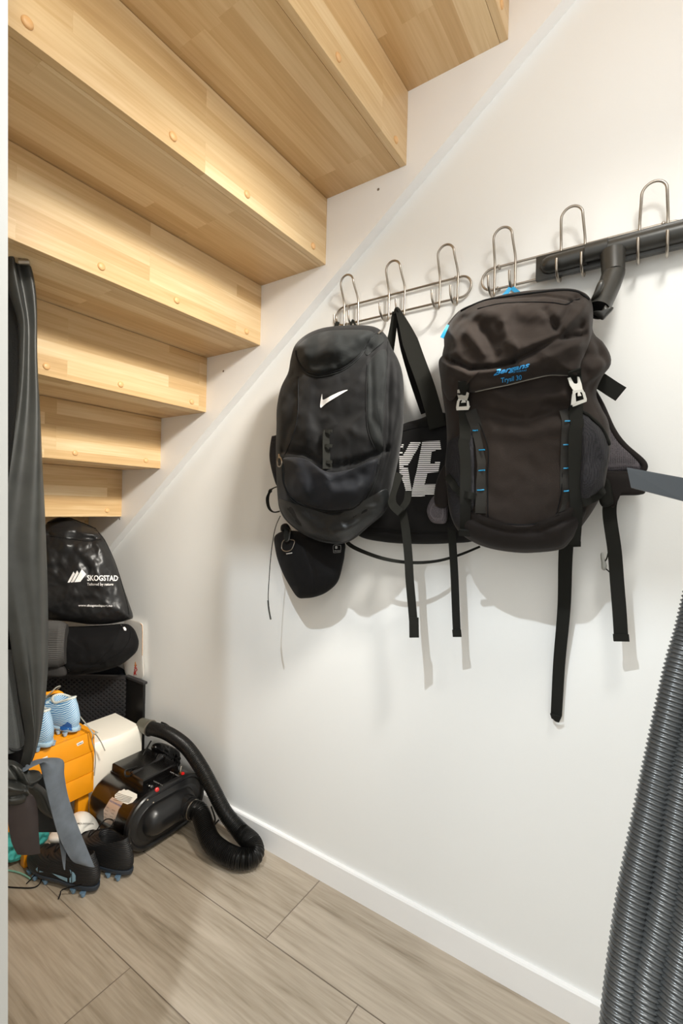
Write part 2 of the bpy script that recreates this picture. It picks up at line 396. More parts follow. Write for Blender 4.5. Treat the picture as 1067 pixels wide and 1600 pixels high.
    t, b_ = rg[0], rg[1]
    ext = lambda z: [b_[i].lerp(t[i], (z-b_[i].z)/(t[i].z-b_[i].z)) for i in range(4)]
    loft(bm, [ext(.0), ext(2.03)]); struct(mk('trim_1', bm, mat('grey white door paint', (168, 168, 166), .45), sm=False))
    bm = bmesh.new(); prof = [(1.1, 0), (1.088, 0), (1.088, .066), (1.0905, .070), (1.1, .070)]
    loft(bm, [[Vector((x, y, z)) for x, z in prof] for y in (-.27, 2.9)]); struct(mk('baseboard_right', bm, WHITE, sm=False))
build_room()

# ================================================================ STAIRCASE
def build_stairs():
    st = thing('staircase', 'oak staircase seen from underneath, climbing along the white wall towards the viewer', 'stairs', (.65, 1.5, 0))
    Y0, G, Z0, R = .3014, .2435, 2.107, .1835
    XL, XR = .226, 1.068
    caps = [1.008, .762, .566, .315]
    for k in range(-2, 10):
        y = Y0+G*k; z = Z0-R*k
        if z < .05: break
        bm = bmesh.new(); zt = min(z+R, 2.74)
        box(bm, (XL, y, z), (XR, y+.018, zt-.0006), .0022); ris = mk('riser', bm, OAK, st)
        bm = bmesh.new(); box(bm, (XL, y+.0185, z+.0003), (XR, min(y+G+.03, 2.89), z+.04), .0004); mk('tread', bm, OAK, st)
        if -1 <= k <= 7:
            for cx in caps:
                bm = bmesh.new(); cc = Vector((cx, y-.0, z+.0235 if True else 0)); rg = []
                for rr, dy in ((.0085, 0), (.0085, .0015), (.0078, .003), (.006, .0043), (.003, .005), (.0002, .0052)):
                    rg.append([cc+Vector((rr*math.cos(2*PI*i/20), -dy, rr*math.sin(2*PI*i/20))) for i in range(20)])
                loft(bm, rg); mk('screw_cap', bm, OAK_KNOB, ris, ang=60)
    # stringer board on the wall; its lower edge is the pale diagonal band
    def zl(y): return 2.148-(2.148-.859)/(1.872-.171)*(y-.171)
    ys = (-.269, 2.89); bm = bmesh.new()
    rg = []
    for y in ys:
        lo = max(zl(y), 0.0); hi = min(zl(y)+.36, 2.74); rg.append([Vector((XR, y, lo)), Vector((1.0998, y, lo)), Vector((1.0998, y, hi)), Vector((XR, y, hi))])
    loft(bm, rg); s = mk('stringer', bm, WHITE, st, sm=False)
    for u, v in ((591, 296), (349, 580), (187, 811)):
        p = aX(u, v, XR); bm = bmesh.new(); cyl(bm, p+Vector((-.0004, 0, 0)), p+Vector((.004, 0, 0)), .0035, seg=12); mk('screw_hole', bm, mat('raw screw hole', (120, 104, 88), .7), s)
build_stairs()

# ================================================================ COAT RACKS
def rack(label, yc, ys, z0=1.5705, z1=1.6200):
    t = thing('coat_rack', label, 'coat rack', (1.1, yc, z0)); half = .193; r = (z1-z0)/2; zc = (z0+z1)/2
    pts = []
    for k in range(17): a = PI/2-PI*k/16; pts.append((1.0915, yc-half+r-r*math.cos(a), zc+r*math.sin(a)))
    for k in range(1, 9): pts.append((1.0915, yc-half+r+(2*half-2*r)*k/9, z0))
    for k in range(17): a = -PI/2+PI*k/16; pts.append((1.0915, yc+half-r+r*math.cos(a), zc+r*math.sin(a)))
    for k in range(1, 9): pts.append((1.0915, yc+half-r-(2*half-2*r)*k/9, z1))
    bm = bmesh.new(); tube(bm, pts, .0027, n=160, closed=True); mk('rail', bm, STEEL, t)
    for dy in (-.155, .155):
        bm = bmesh.new(); cyl(bm, (1.0995, yc+dy, z1), (1.087, yc+dy, z1), .0032, seg=12, dome=.0015); mk('screw', bm, STEEL, t)
        bm = bmesh.new(); cyl(bm, (1.0995, yc+dy, z0), (1.087, yc+dy, z0), .0032, seg=12, dome=.0015); mk('screw', bm, STEEL, t)
    for y in ys:
        L = [(.063, 1.579), (.062, 1.567), (.058, 1.556), (.048, 1.5475), (.037, 1.545), (.026, 1.547), (.0175, 1.553), (.015, 1.565), (.015, 1.60), (.0155, 1.622), (.019, 1.634), (.030, 1.652), (.0375, 1.6655)]
        P = []
        for d, z in L:
            w = .0227 if z < 1.63 or d > .04 and z < 1.6 else .0227-.0025*min(1, (z-1.63)/.036)
            P.append(Vector((1.1-d, y+w, z)))
        for k in range(1, 12):
            a = PI*k/12; P.append(Vector((1.1-.0385-.002*math.sin(a), y+.0202*math.cos(a), 1.668+.0205*math.sin(a))))
        for p in reversed(P[:len(L)]): P.append(Vector((p.x, 2*y-p.y, p.z)))
        hk = tubeo('hook', P, .0027, STEEL, t, n=150, seg=10)
    return t
rack('steel wire coat rack nearer the stairs, holding the tick-logo backpack and duffel bag', .572, (.7115, .572, .432))
rack('steel wire coat rack with a long black vacuum nozzle lying in its hooks', .1605, (.300, .1615, .021))

# ================================================================ VACUUM NOZZLE
def nozzle():
    t = thing('vacuum_floor_nozzle', 'long black vacuum floor head lying in the hooks of the right-hand coat rack', 'vacuum nozzle', (1.07, .1, 1.55))
    ya, yb = .2305, -.075; bm = bmesh.new(); box(bm, (1.0660, yb, 1.5565), (1.0780, ya, 1.608), .0025); mk('sole_plate', bm, PLASTIC, t)
    def shell(y0_, y1_):
        bm = bmesh.new(); rg = []; n = 14; zc = 1.582
        for k in range(13):
            q = k/12; y = y0_+(y1_-y0_)*q; e = 1
            if q < .25: e = math.sqrt(max(.0, 1-((.25-q)/.25)**2))*.97+.03
            h = .0185*e; d = .021*e
            rg.append([Vector((1.0662-d*math.sin(PI*j/n), y, zc+h*math.cos(PI*j/n))) for j in range(n+1)])
        loft(bm, rg); return bm
    mk('housing', shell(.222, .132), PLASTIC, t); mk('housing', shell(-.07, .098), PLASTIC, t)
    # collar between the two halves and the swivel neck bending down and outwards
    c0 = Vector((1.056, .115, 1.583)); bm = bmesh.new(); tube(bm, [(1.052, .133, 1.582), (1.052, .115, 1.582), (1.052, .094, 1.582)], .0172, seg=24, n=8); mk('collar', bm, PLASTIC, t)
    p1 = aX(957, 396, 1.045); p2 = aX(958, 428, 1.03); p3 = aX(950, 450, 1.015); p4 = aX(934, 485, .985)
    bm = bmesh.new(); tube(bm, [p1, p1.lerp(p2, .5), p2], .0205, seg=28, n=8, rfun=lambda s, i: .0215-.002*s); nk = mk('neck', bm, PLASTIC, t)
    bm = bmesh.new(); tube(bm, [p2+Vector((0, 0, .004)), p2, p3, p4], .019, seg=28, n=20, rfun=lambda s, i: .0198 if s < .9 else .0205, cap=False)
    d = (p4-p3).normalized(); mk('elbow', bm, PLASTIC, t)
    bm = bmesh.new(); cyl(bm, p4-d*.03, p4-d*.004, .0185, seg=28); mk('socket', bm, PLASTIC_D, t)
    # release latch on top-left of the elbow and hook at its lip
    f = lambda u, v: aX(u, v, .985)
    puff('release_latch', [(926, 462), (934, 442), (941, 438), (944, 444), (938, 458), (924, 468)], lambda u, v: aX(u, v, .972), (-1, -.2, 0), .010, PLASTIC, t, n=40, K=8)
    puff('lip_hook', [(925, 488), (933, 495), (941, 500), (948, 494), (958, 483), (957, 480), (950, 481), (945, 477), (938, 487)], lambda u, v: aX(u, v, .975), (-1, -.2, 0), .008, PLASTIC, t, n=60, K=8, back=((1, 0, 0), .008))
nozzle()
TOCAM = lambda u, v: (lambda r: Vector((-r.x, -r.y, 0)).normalized())(ray(u, v))

# ================================================================ BLACK BACKPACK
def backpack():
    t = thing('backpack', 'large black backpack with a white tick logo, hanging from the left coat rack', 'backpack', aX(530, 680, 1.0))
    q = crop(410, 480, 3.679); D = TOCAM(525, 680); base = lambda u, v: aX(u, v, 1.0)
    out = q((430, 130), (560, 128), (650, 142), (705, 185), (735, 250), (780, 340), (803, 440), (806, 600), (800, 720), (782, 850), (755, 980), (735, 1080), (700, 1180), (610, 1260), (520, 1335), (440, 1360), (330, 1345), (220, 1295), (140, 1230), (100, 1160), (88, 1060), (82, 950), (80, 800), (84, 700), (86, 590), (108, 480), (150, 390), (165, 310), (190, 235), (250, 180), (330, 145))
    Q = lambda *P: q(*P)
    folds = [(Q((205, 560), (190, 700), (140, 830)), 7, -.008), (Q((600, 330), (605, 700), (690, 850)), 3.5, -.005),
             (Q((700, 330), (690, 600), (685, 850), (610, 1130)), 4, -.007), (Q((345, 560), (330, 700), (330, 900)), 12, -.010), (Q((470, 700), (560, 640)), 12, -.004),
             (Q((140, 850), (260, 870), (350, 930), (430, 940), (560, 910), (690, 850)), 4, -.013), (Q((260, 700), (300, 800), (330, 900)), 10, .007),
             (Q((500, 760), (600, 800), (680, 840)), 10, .005), (Q((200, 430), (420, 420), (590, 330)), 8, -.012), (Q((120, 430), (110, 620), (130, 780)), 8, .006),
             (Q((740, 400), (750, 600), (740, 800)), 9, .007), (Q((720, 880), (760, 700)), 5, -.004),
             (Q((170, 1190), (260, 1290)), 6, -.008), (Q((290, 1220), (330, 1300)), 7, .010), (Q((480, 1240), (560, 1210), (600, 1180)), 5, -.009), (Q((420, 1290), (520, 1240), (620, 1150)), 6, .008),
             (Q((130, 960), (170, 1120), (240, 1200)), 6, .006)]
    body = puff('body', out, base, D, .15, [BLK_NYLON], t, n=170, K=60, a=3.4, b=.5, folds=folds, nz=(.007, 13, .0012, 48), back=((1, 0, 0), .035))
    f = caster([body], base)
    # lower coated base
    bs = q((95, 1100), (150, 1140), (300, 1190), (480, 1185), (600, 1120), (700, 1045), (728, 1080), (700, 1180), (600, 1256), (510, 1330), (440, 1352), (330, 1338), (225, 1290), (145, 1225), (105, 1160))
    bf = [(Q((230, 1200), (300, 1300)), 6, .006), (Q((480, 1240), (600, 1170)), 5, -.006), (Q((420, 1290), (620, 1190)), 6, .006), (Q((160, 1160), (220, 1250)), 6, -.005), (Q((340, 1210), (420, 1330)), 5, -.003)]
    puff('base_panel', bs, lambda u, v: f(u, v, .0), D, .004, BLK_COAT, t, n=120, K=16, a=8, b=.5, folds=bf)
    # side panel of lighter mesh to the right
    sp = q((610, 320), (700, 240), (718, 330), (705, 500), (695, 650), (686, 845), (650, 800), (620, 740), (600, 640), (598, 480))
    puff('mesh_side_panel', sp, lambda u, v: f(u, v, .0), D, .004, BLK_SIDE, t, n=90, K=12, a=6, b=.5)
    # front pocket
    fp = q((115, 885), (150, 862), (250, 875), (345, 935), (400, 950), (470, 940), (560, 915), (640, 872), (668, 880), (650, 960), (620, 1040), (575, 1110), (500, 1160), (380, 1170), (260, 1145), (170, 1090), (125, 1010))
    pf = [(Q((250, 900), (290, 1000), (300, 1100)), 10, -.007), (Q((200, 920), (230, 1060)), 10, .005), (Q((440, 1010), (540, 990), (560, 960)), 9, -.006), (Q((420, 1060), (540, 1050)), 9, .005), (Q((360, 960), (400, 1100)), 9, .005)]
    pk = puff('front_pocket', fp, lambda u, v: f(u, v, .0), D, .022, BLK_NYLON2, t, n=120, K=26, a=4, b=.6, folds=pf)
    g = caster([body, pk], base)
    zp = q((118, 900), (125, 1010), (170, 1090), (260, 1145), (380, 1172), (500, 1162), (575, 1112), (620, 1040), (650, 960), (664, 900))
    seam('pocket_zip', zp, g, .0028, PIPE, pk, .0015)
    seam('pocket_piping', [(x+1, y+5) for x, y in zp], g, .0016, BLK_SIDE, pk, .001)
    # zip pull, pale metal
    zc = lambda u, v: g(u, v, .006)
    bm = bmesh.new(); tube(bm, [zc(*p) for p in dens([(437.5, 714), (441, 716), (442.5, 724), (440, 729), (436.5, 728), (435.5, 720)], 3)], .0016, seg=8, n=40, closed=True); mk('zip_pull', bm, STEEL, pk)
    bm = bmesh.new(); tube(bm, [zc(438, 711), zc(439.5, 717)], .003, seg=8, n=4); mk('zip_slider', bm, STEEL, pk)
    # top pocket flap with a curved zip
    tp = q((197, 235), (250, 185), (330, 150), (430, 138), (560, 135), (640, 150), (600, 215), (560, 275), (480, 340), (400, 372), (320, 384), (255, 366), (218, 325), (200, 280))
    tf = [(Q((330, 180), (300, 330)), 12, -.006), (Q((400, 170), (460, 300)), 14, .007), (Q((240, 220), (270, 340)), 8, .003)]
    tk = puff('top_flap', tp, lambda u, v: f(u, v, .0), D, .026, BLK_SIDE, t, n=120, K=26, a=3.5, b=.6, folds=tf, off0=.002)
    g2 = caster([body, tk], base)
    tz = q((196, 250), (200, 290), (218, 330), (255, 370), (320, 388), (400, 376), (480, 344), (560, 278), (600, 218), (655, 155))
    seam('flap_zip', tz, g2, .0026, PIPE, tk, .0015); seam('flap_piping', [(x, y+3.0) for x, y in tz[1:]], g2, .0015, BLK_SIDE, tk, .001)
    puff('zip_garage', q((590, 240), (625, 165), (655, 148), (705, 190), (650, 240), (600, 280)), lambda u, v: g2(u, v, .0), D, .005, BLK_SIDE, t, n=60, K=10, a=5, b=.5)
    bm = bmesh.new(); cyl(bm, g2(590, 523, .004), g2(596, 519, .006), .0022, seg=8); mk('zip_slider', bm, STEEL, t)
    seam('seam', q((720, 200), (715, 320), (700, 480), (690, 650), (688, 840), (650, 1000), (590, 1130)), g2, .0016, PIPE, t)
    seam('seam', q((205, 400), (205, 600), (175, 740), (130, 850)), g2, .0013, PIPE, t)
    seam('seam', q((603, 330), (596, 500), (605, 700), (650, 820)), g2, .0012, PIPE, t)
    # logo: the tick
    G = lambda u, v: g2(u, v, .0012)
    q2 = crop(430, 500, 5.08)
    sw = q2((582, 552), (575, 558), (520, 590), (462, 625), (405, 662), (372, 692), (362, 697), (357, 688), (358, 668), (364, 630), (370, 598), (373, 586), (376, 600), (376, 628), (382, 634), (398, 628), (440, 604), (500, 576), (545, 560))
    decal('tick_logo', [sw], G, PRINT_W, t, 3)
    # daisy chain webbing
    dc = lambda u, v: g2(u, v, .003)
    ribbon('webbing', [dc(513, 673), dc(512, 690), dc(512, 710), dc(512, 733)], .021, .002, D, WEB, t, n=16)
    for vv in (674, 697, 721): ribbon('webbing_loop', [g2(506, vv, .005), g2(513, vv, .008), g2(520, vv, .005)], .007, .0022, D, WEB, t, n=8)
    # hang loops up to the hook
    W = lambda u, v, x: aX(u, v, x)
    ribbon('hang_loop', [W(523, 519, 1.03), W(525, 512, 1.04), W(527, 503, 1.045)], .012, .003, D, WEB, t)
    tubeo('hang_loop', [W(540, 518, 1.03), W(548, 508, 1.045), W(551, 500, 1.05), W(555, 508, 1.047), W(558, 517, 1.03)], .0028, WEB, t, n=24)
    # mesh bottle pocket and compression loop on the left
    puff('bottle_pocket', [(424, 684), (428, 681), (436, 683), (437, 720), (434, 758), (428, 748), (421, 715)], lambda u, v: W(u, v, 1.0), D, .016, MESH_B, t, n=60, K=12, back=((1, 0, 0), .01))
    ribbon('strap_loop', [W(434, 760, 1.0), W(424, 765, .99), W(418, 778, .985), W(420, 793, .985), W(427, 800, .99), W(437, 799, 1.0)], .020, .002, (.3, -.6, 1), WEB, t, n=30)
    # lower right: side strap bundle, then the long webbing tail
    ribbon('side_strap', [W(624, 740, .975), W(617, 758, .962), W(612, 775, .955), W(614, 789, .955), W(626, 801, .96)], .019, .002, D, WEB, t, n=30)
    ribbon('side_strap', [W(638, 768, .985), W(636, 782, .975), W(630, 792, .968), W(622, 800, .965)], .016, .002, (-.9, -.2, .5), WEB, t, n=20)
    ribbon('strap_tail', [W(628, 795, .985), W(634, 830, .99), W(638, 870, .997), W(640, 905, .999), W(644, 950, 1.0), W(646.5, 980, .999), W(647, 995, .999)], .0195, .0022, D, WEB, t, n=40)
    ribbon('strap_end', [W(646.5, 965, .998), W(647, 996, .997)], .0215, .0045, D, WEB, t, n=4)
    tubeo('draw_cord', [W(438, 806, .99), W(431, 822, .985), W(427, 840, .98), W(423, 870, .977), W(420, 910, .976), W(419, 935, .976), W(421, 955, .975), W(422.5, 967, .975)], .0012, WEB, t, n=50, seg=6)
    tubeo('cord_tip', [W(418.7, 938, .976), W(420, 952, .975), W(423, 968, .975)], .0023, PLASTIC, t, n=10, seg=8)
    tubeo('cord_tip', [W(592, 672+26, .95), W(630-5, 712, .97)], .0018, PIPE, t, n=6) if False else None
backpack()

# ================================================================ DUFFEL
def duffel():
    t = thing('duffel_bag', 'black duffel bag with striped white letters, hanging between the two backpacks', 'duffel bag', aX(650, 760, 1.06))
    q = crop(600, 640, 4.444); D = TOCAM(650, 760); base = lambda u, v: aX(u, v, 1.065)
    out = [(565, 700), (600, 682), (629, 663), (655, 655), (680, 646), (705, 650), (745, 690), (762, 750), (762, 810), (745, 843), (700, 849), (650, 850), (600, 847), (560, 837), (545, 810), (548, 750)]
    folds = [([(560, 825), (640, 832), (720, 832)], 3, -.004), ([(600, 672), (680, 670)], 2.5, -.002), ([(650, 800), (720, 812)], 7, -.004)]
    body = puff('body', out, base, D, .045, BLK_DUFF, t, n=120, K=30, a=4, b=.5, folds=folds, nz=(.002, 14), back=((1, 0, 0), .02))
    f = caster([body], base)
    seam('top_zip', [(628, 674), (655, 668), (690, 666)], f, .0012, PIPE, t); seam('bottom_seam', [(570, 825), (640, 831), (700, 832)], f, .0012, PIPE, t)
    # striped letters
    K_ = [(105, 262), (122, 244), (138, 236), (130, 290), (128, 318), (150, 290), (182, 228), (262, 222), (165, 392), (192, 560), (190, 610), (160, 612), (140, 520), (108, 440)]
    E_ = [(266, 222), (388, 217), (398, 280), (332, 290), (322, 365), (392, 362), (378, 432), (303, 440), (282, 520), (372, 517), (348, 590), (192, 612), (194, 560), (232, 400)]
    def clip(poly, lo, hi):
        def half(P, s, c):
            o = []
            for i in range(len(P)):
                a, b = P[i], P[(i+1) % len(P)]; fa, fb = s*(a[1]-c), s*(b[1]-c)
                if fa >= 0: o.append(a)
                if (fa >= 0) != (fb >= 0): tt = fa/(fa-fb); o.append((a[0]+(b[0]-a[0])*tt, a[1]+(b[1]-a[1])*tt))
            return o
        return half(half(poly, 1, lo), -1, hi)
    polys = []
    for P in (K_, E_):
        y = 214.0; P = [(x, y_+ .0*x) for x, y_ in P]
        while y < 615:
            c = clip(P, y, y+8.2)
            if len(c) > 2: polys.append(q(*c))
            y += 13.6
    # concave clips: drop zero-area bridges by filling column-wise
    decal('letters', polys, lambda u, v: f(u, v, .0012), PRINT_W, t, 5)
    # handles over the hook
    W = lambda u, v, x: aX(u, v, x)
    ribbon('handle', [W(617, 487, 1.043), W(613, 520, 1.05), W(606, 560, 1.055), W(600, 610, 1.06), W(598, 690, 1.05)], .024, .003, (-.9, -.35, .1), WEB, t, n=40, wf=lambda s: .55+.5*min(1, s*3))
    ribbon('handle', [W(621, 484, 1.042), W(634, 515, 1.03), W(650, 560, 1.025), W(668, 610, 1.022), W(684, 668, 1.02)], .036, .004, D, WEB, t, n=40, wf=lambda s: .3+.75*min(1, s*3.2))
    ribbon('handle', [W(619, 488, 1.05), W(628, 530, 1.06), W(645, 590, 1.06), W(664, 645, 1.055)], .02, .003, D, BLK_SOFT, t, n=30, wf=lambda s: .4+.6*min(1, s*3))
    tubeo('handle_wrap', [W(617, 490, 1.042), W(620, 482, 1.038), W(624, 489, 1.042)], .0045, WEB, t, n=12)
duffel()

# ================================================================ WAIST BAG
def waist():
    t = thing('waist_bag', 'small black waist bag with a silver ring, hanging below the black backpack', 'waist bag', aX(485, 880, 1.03))
    q = crop(400, 660, 5); D = TOCAM(480, 880); base = lambda u, v: aX(u, v, 1.035)
    out = q((140, 905), (165, 870), (230, 845), (330, 850), (480, 880), (640, 900), (695, 940), (692, 1030), (680, 1100), (640, 1240), (560, 1320), (470, 1360), (380, 1373), (325, 1365), (270, 1290), (210, 1180), (165, 1060), (145, 960))
    folds = [(q((380, 980), (450, 1150), (455, 1300)), 3, -.004), (q((250, 950), (300, 1200)), 9, .004)]
    b = puff('body', out, base, D, .05, BLK_SOFT, t, n=120, K=28, a=3, b=.55, folds=folds, nz=(.002, 20), back=((1, 0, 0), .02))
    f = caster([b], base)
    puff('flap', q((190, 835), (200, 800), (240, 790), (270, 830), (265, 850), (200, 850)), lambda u, v: aX(u, v, 1.03), D, .012, BLK_SOFT, t, n=40, K=8)
    W = lambda u, v, o: f(u, v, o)
    seam('piping', q((187, 842), (230, 830), (268, 838)), f, .0008, BUCKLE, t, .013)
    ribbon('ring_tab', [W(449, 825, .012), W(450, 835, .013), W(451, 846, .012)], .014, .004, D, WEB, t)
    R = q((225, 925), (300, 925), (298, 965), (275, 1000), (235, 1005), (210, 980))
    bm = bmesh.new(); tube(bm, [f(x, y, .007) for x, y in R], .0012, seg=8, n=60, closed=True); mk('silver_ring', bm, STEEL, t)
    bm = bmesh.new(); tube(bm, [f(x, y, .01) for x, y in q((240, 835), (268, 835), (272, 880), (265, 925), (240, 930), (234, 880))], .0022, seg=8, n=50, closed=True); mk('snap_hook', bm, PLASTIC, t)
    decal('white_bar', [q((236, 1024), (282, 1016), (284, 1022), (238, 1031))], lambda u, v: f(u, v, .001), PRINT_W, t)
    # small rounded patch with emblem
    patch = q((606, 962), (656, 960), (662, 966), (660, 1010), (654, 1014), (610, 1018), (606, 1010))
    bm = bmesh.new(); tube(bm, [f(x, y, .001) for x, y in patch], .0004, seg=5, n=40, closed=True); mk('patch_border', bm, mat('grey print', (170, 168, 165), .5), t)
    decal('patch_emblem', [q(*[(627+12*math.cos(a)*(1 if i % 2 else .6), 977+12*math.sin(a)) for i, a in enumerate([2*PI*k/12 for k in range(12)])])], lambda u, v: f(u, v, .001), MATS['grey print'], t, 2)
    text('patch_text', 'deuter', 522.3, 861.6, 1.9, 2, lambda u, v: f(u, v, .001), MATS['grey print'], t, bold=.01, u2=531.3)
    W = lambda u, v, x: aX(u, v, x)
    ribbon('waist_strap', [W(538, 838, 1.03), W(545, 850, 1.02), W(565, 861, 1.01), W(600, 873, 1.0), W(640, 879, 1.01), W(680, 877, 1.03), W(715, 868, 1.055), W(750, 854, 1.075)], .0085, .003, (-.8, -.3, .5), WEB, t, n=60, wf=lambda s: 1.25-.75*s)
waist()

# ================================================================ HIKING BACKPACK
def hiking():
    t = thing('hiking_backpack', 'brown-black hiking backpack with pale grey buckles and blue lettering, hanging under the vacuum nozzle', 'backpack', aX(820, 660, 1.0))
    q = crop(670, 430, 3.138); Q = q; D = -ray(800, 660).normalized(); base = lambda u, v: aX(u, v, 1.02); W = aX
    # back parts first
    wing = q((790, 560), (850, 640), (905, 760), (960, 840), (1040, 915), (1056, 945), (1045, 968), (960, 962), (880, 970), (820, 960), (780, 800))
    pad = puff('back_padding', wing, lambda u, v: W(u, v, 1.06), D, .016, MESH_G, t, n=90, K=16, a=5, b=.5, back=((1, 0, 0), .012))
    fw = caster([pad], lambda u, v: W(u, v, 1.06))
    tubeo('padding_piping', [W(x, y, 1.05) for x, y in q((800, 560), (845, 640), (900, 760), (955, 835), (1035, 905), (1056, 935), (1050, 955))], .006, BROWN_D, t, n=60, seg=8)
    belt = q((845, 968), (960, 960), (1060, 962), (1062, 1055), (1030, 1076), (935, 1080), (905, 1095), (900, 1140), (870, 1100), (830, 1040))
    puff('hip_belt', belt, lambda u, v: W(u, v, 1.045), D, .02, BROWN_D, t, n=90, K=14, a=5, b=.5, back=((1, 0, 0), .02))
    ribbon('load_strap', [W(927, 588, 1.02), W(945, 600, 1.03), W(957, 608, 1.035), W(970, 616, 1.04)], .029, .003, D, WEB, t)
    # body
    out = q((260, 130), (420, 90), (600, 75), (730, 90), (795, 150), (800, 280), (850, 335), (885, 400), (882, 450), (845, 500), (815, 580), (840, 650), (875, 720), (886, 830), (870, 940), (850, 1050), (805, 1140), (750, 1220), (690, 1300), (640, 1340), (500, 1356), (400, 1352), (300, 1335), (220, 1305), (150, 1255), (110, 1180), (88, 1060), (80, 950), (90, 820), (85, 700), (70, 600), (60, 500), (70, 380), (110, 250), (180, 170))
    folds = [(Q((215, 620), (300, 680), (470, 720), (600, 680)), 9, -.012), (Q((250, 560), (430, 620), (620, 600)), 10, .012), (Q((640, 560), (690, 680)), 9, .008), (Q((560, 640), (680, 660)), 6, -.008), (Q((330, 760), (500, 760), (640, 730)), 12, .008),
             (Q((280, 1150), (285, 900), (250, 760)), 3, -.005), (Q((625, 1170), (655, 1000), (665, 700)), 3, -.005), (Q((200, 1150), (260, 1180), (380, 1215), (520, 1215), (640, 1170), (740, 1110)), 3, -.006),
             (Q((800, 340), (850, 470)), 7, -.010), (Q((740, 420), (860, 400)), 6, -.009), (Q((760, 480), (870, 440)), 7, .010), (Q((760, 560), (830, 500)), 5, -.008), (Q((760, 250), (760, 420)), 10, .006)]
    body = puff('body', out, base, D, .105, BROWN, t, n=180, K=60, a=3.6, b=.5, folds=folds, nz=(.008, 11, .001, 45), back=((1, 0, 0), .045))
    f = caster([body], base)
    puff('base_panel', q((135, 1215), (200, 1155), (260, 1185), (380, 1220), (520, 1220), (640, 1175), (750, 1110), (770, 1160), (735, 1230), (685, 1298), (638, 1334), (500, 1350), (330, 1338), (225, 1300), (160, 1255)), lambda u, v: f(u, v, 0), D, .006, BROWN_D, t, n=110, K=14, a=8, b=.5)
    ml = puff('mesh_pocket', q((95, 820), (150, 780), (180, 720), (215, 740), (225, 1000), (225, 1130), (200, 1160), (150, 1240), (110, 1170), (92, 1050), (84, 930)), lambda u, v: f(u, v, 0), D, .012, MESH_B, t, n=80, K=14, a=5, b=.5, folds=[(Q((90, 980), (150, 1060), (215, 1080)), 3, .008)])
    mr = puff('mesh_pocket', q((748, 680), (800, 715), (850, 765), (882, 860), (862, 960), (846, 1050), (800, 1080), (745, 1110), (742, 900)), lambda u, v: f(u, v, 0), D, .016, MESH_B, t, n=80, K=14, a=5, b=.5, folds=[(Q((800, 720), (850, 900), (780, 1080)), 6, .006)])
    f = caster([body, ml, mr], base)
    seam('pocket_binding', q((750, 672), (800, 705), (850, 760), (878, 830)), f, .003, WEB, mr, .003)
    ribbon('pocket_binding', [f(x, y, .004) for x, y in dens(q((742, 1112), (800, 1090), (850, 1045)), 3)], .016, .003, D, WEB, mr)
    ribbon('pocket_binding', [f(x, y, .004) for x, y in dens(q((95, 985), (150, 1060), (222, 1085)), 3)], .014, .003, D, WEB, ml)
    # daisy chains with blue bars
    for pts, bars, sgn in ((q((205, 665), (240, 760), (262, 855), (265, 955), (258, 1050), (255, 1165)), q((228, 760), (262, 857), (264, 957), (257, 1053)), 1), (q((672, 660), (682, 720), (678, 830), (675, 945), (672, 1050), (655, 1160)), q((683, 718), (677, 832), (675, 946), (674, 1055)), -1)):
        ch = ribbon('lash_strip', [f(x, y, .0025) for x, y in dens(pts, 3)], .022, .002, D, mat('dark lash strip', (40, 38, 35), .7), t, n=40)
        for x, y in bars: tubeo('blue_bar', [f(x-5.2, y+.6, .005), f(x, y, .006), f(x+5.2, y-.3, .005)], .0013, BLUE, ch, n=8, seg=6)
    seam('seam', q((290, 1190), (288, 1000), (292, 860), (262, 760), (215, 660)), f, .001, PIPE, t); seam('seam', q((622, 1180), (650, 1060), (658, 850), (690, 640)), f, .001, PIPE, t)
    seam('seam', q((200, 1152), (260, 1183), (380, 1218), (520, 1218), (640, 1173), (750, 1105)), f, .0012, PIPE, t, .002)
    # lid
    lid = q((77, 290), (105, 225), (180, 160), (345, 112), (480, 88), (640, 70), (735, 80), (790, 120), (803, 200), (795, 290), (775, 360), (745, 430), (728, 492), (690, 492), (600, 489), (500, 512), (390, 540), (310, 555), (225, 575), (150, 575), (110, 620), (70, 560), (50, 430), (75, 380))
    lf = [(Q((60, 400), (150, 440), (210, 470), (320, 465), (420, 440)), 4, -.020), (Q((75, 440), (200, 500), (330, 480)), 7, .012), (Q((420, 430), (520, 380), (620, 330), (760, 300)), 5, -.018), (Q((120, 210), (240, 250), (300, 330), (330, 400)), 9, -.012), (Q((200, 300), (280, 400)), 8, .008),
          (Q((370, 260), (390, 340), (440, 390), (560, 350), (640, 320)), 9, .014), (Q((300, 220), (430, 190), (600, 230)), 12, .010), (Q((560, 200), (620, 290), (650, 310)), 6, -.012), (Q((640, 290), (760, 170)), 7, .013), (Q((660, 310), (790, 230)), 5, -.008),
          (Q((340, 130), (560, 120), (690, 145)), 3, -.008), (Q((690, 145), (740, 110), (790, 150)), 3.5, -.008), (Q((620, 280), (680, 180), (740, 125)), 5, -.008), (Q((460, 470), (620, 400), (740, 350)), 9, .010), (Q((100, 280), (140, 330), (140, 400)), 7, .009), (Q((740, 260), (790, 300)), 6, -.009)]
    ld = puff('lid', lid, lambda u, v: f(u, v, 0), D, .046, BROWN, t, n=180, K=60, a=3.2, b=.5, folds=lf, nz=(.008, 13, .0012, 45), off0=.004)
    g = caster([body, ld, ml, mr], base)
    seam('lid_seam', q((160, 175), (260, 130), (345, 112), (480, 93), (640, 76), (730, 84), (785, 122)), g, .0022, PIPE, ld, .001)
    seam('lid_zip', q((240, 165), (350, 140), (480, 133), (600, 135), (670, 145), (700, 128), (740, 118)), g, .0012, PIPE, ld)
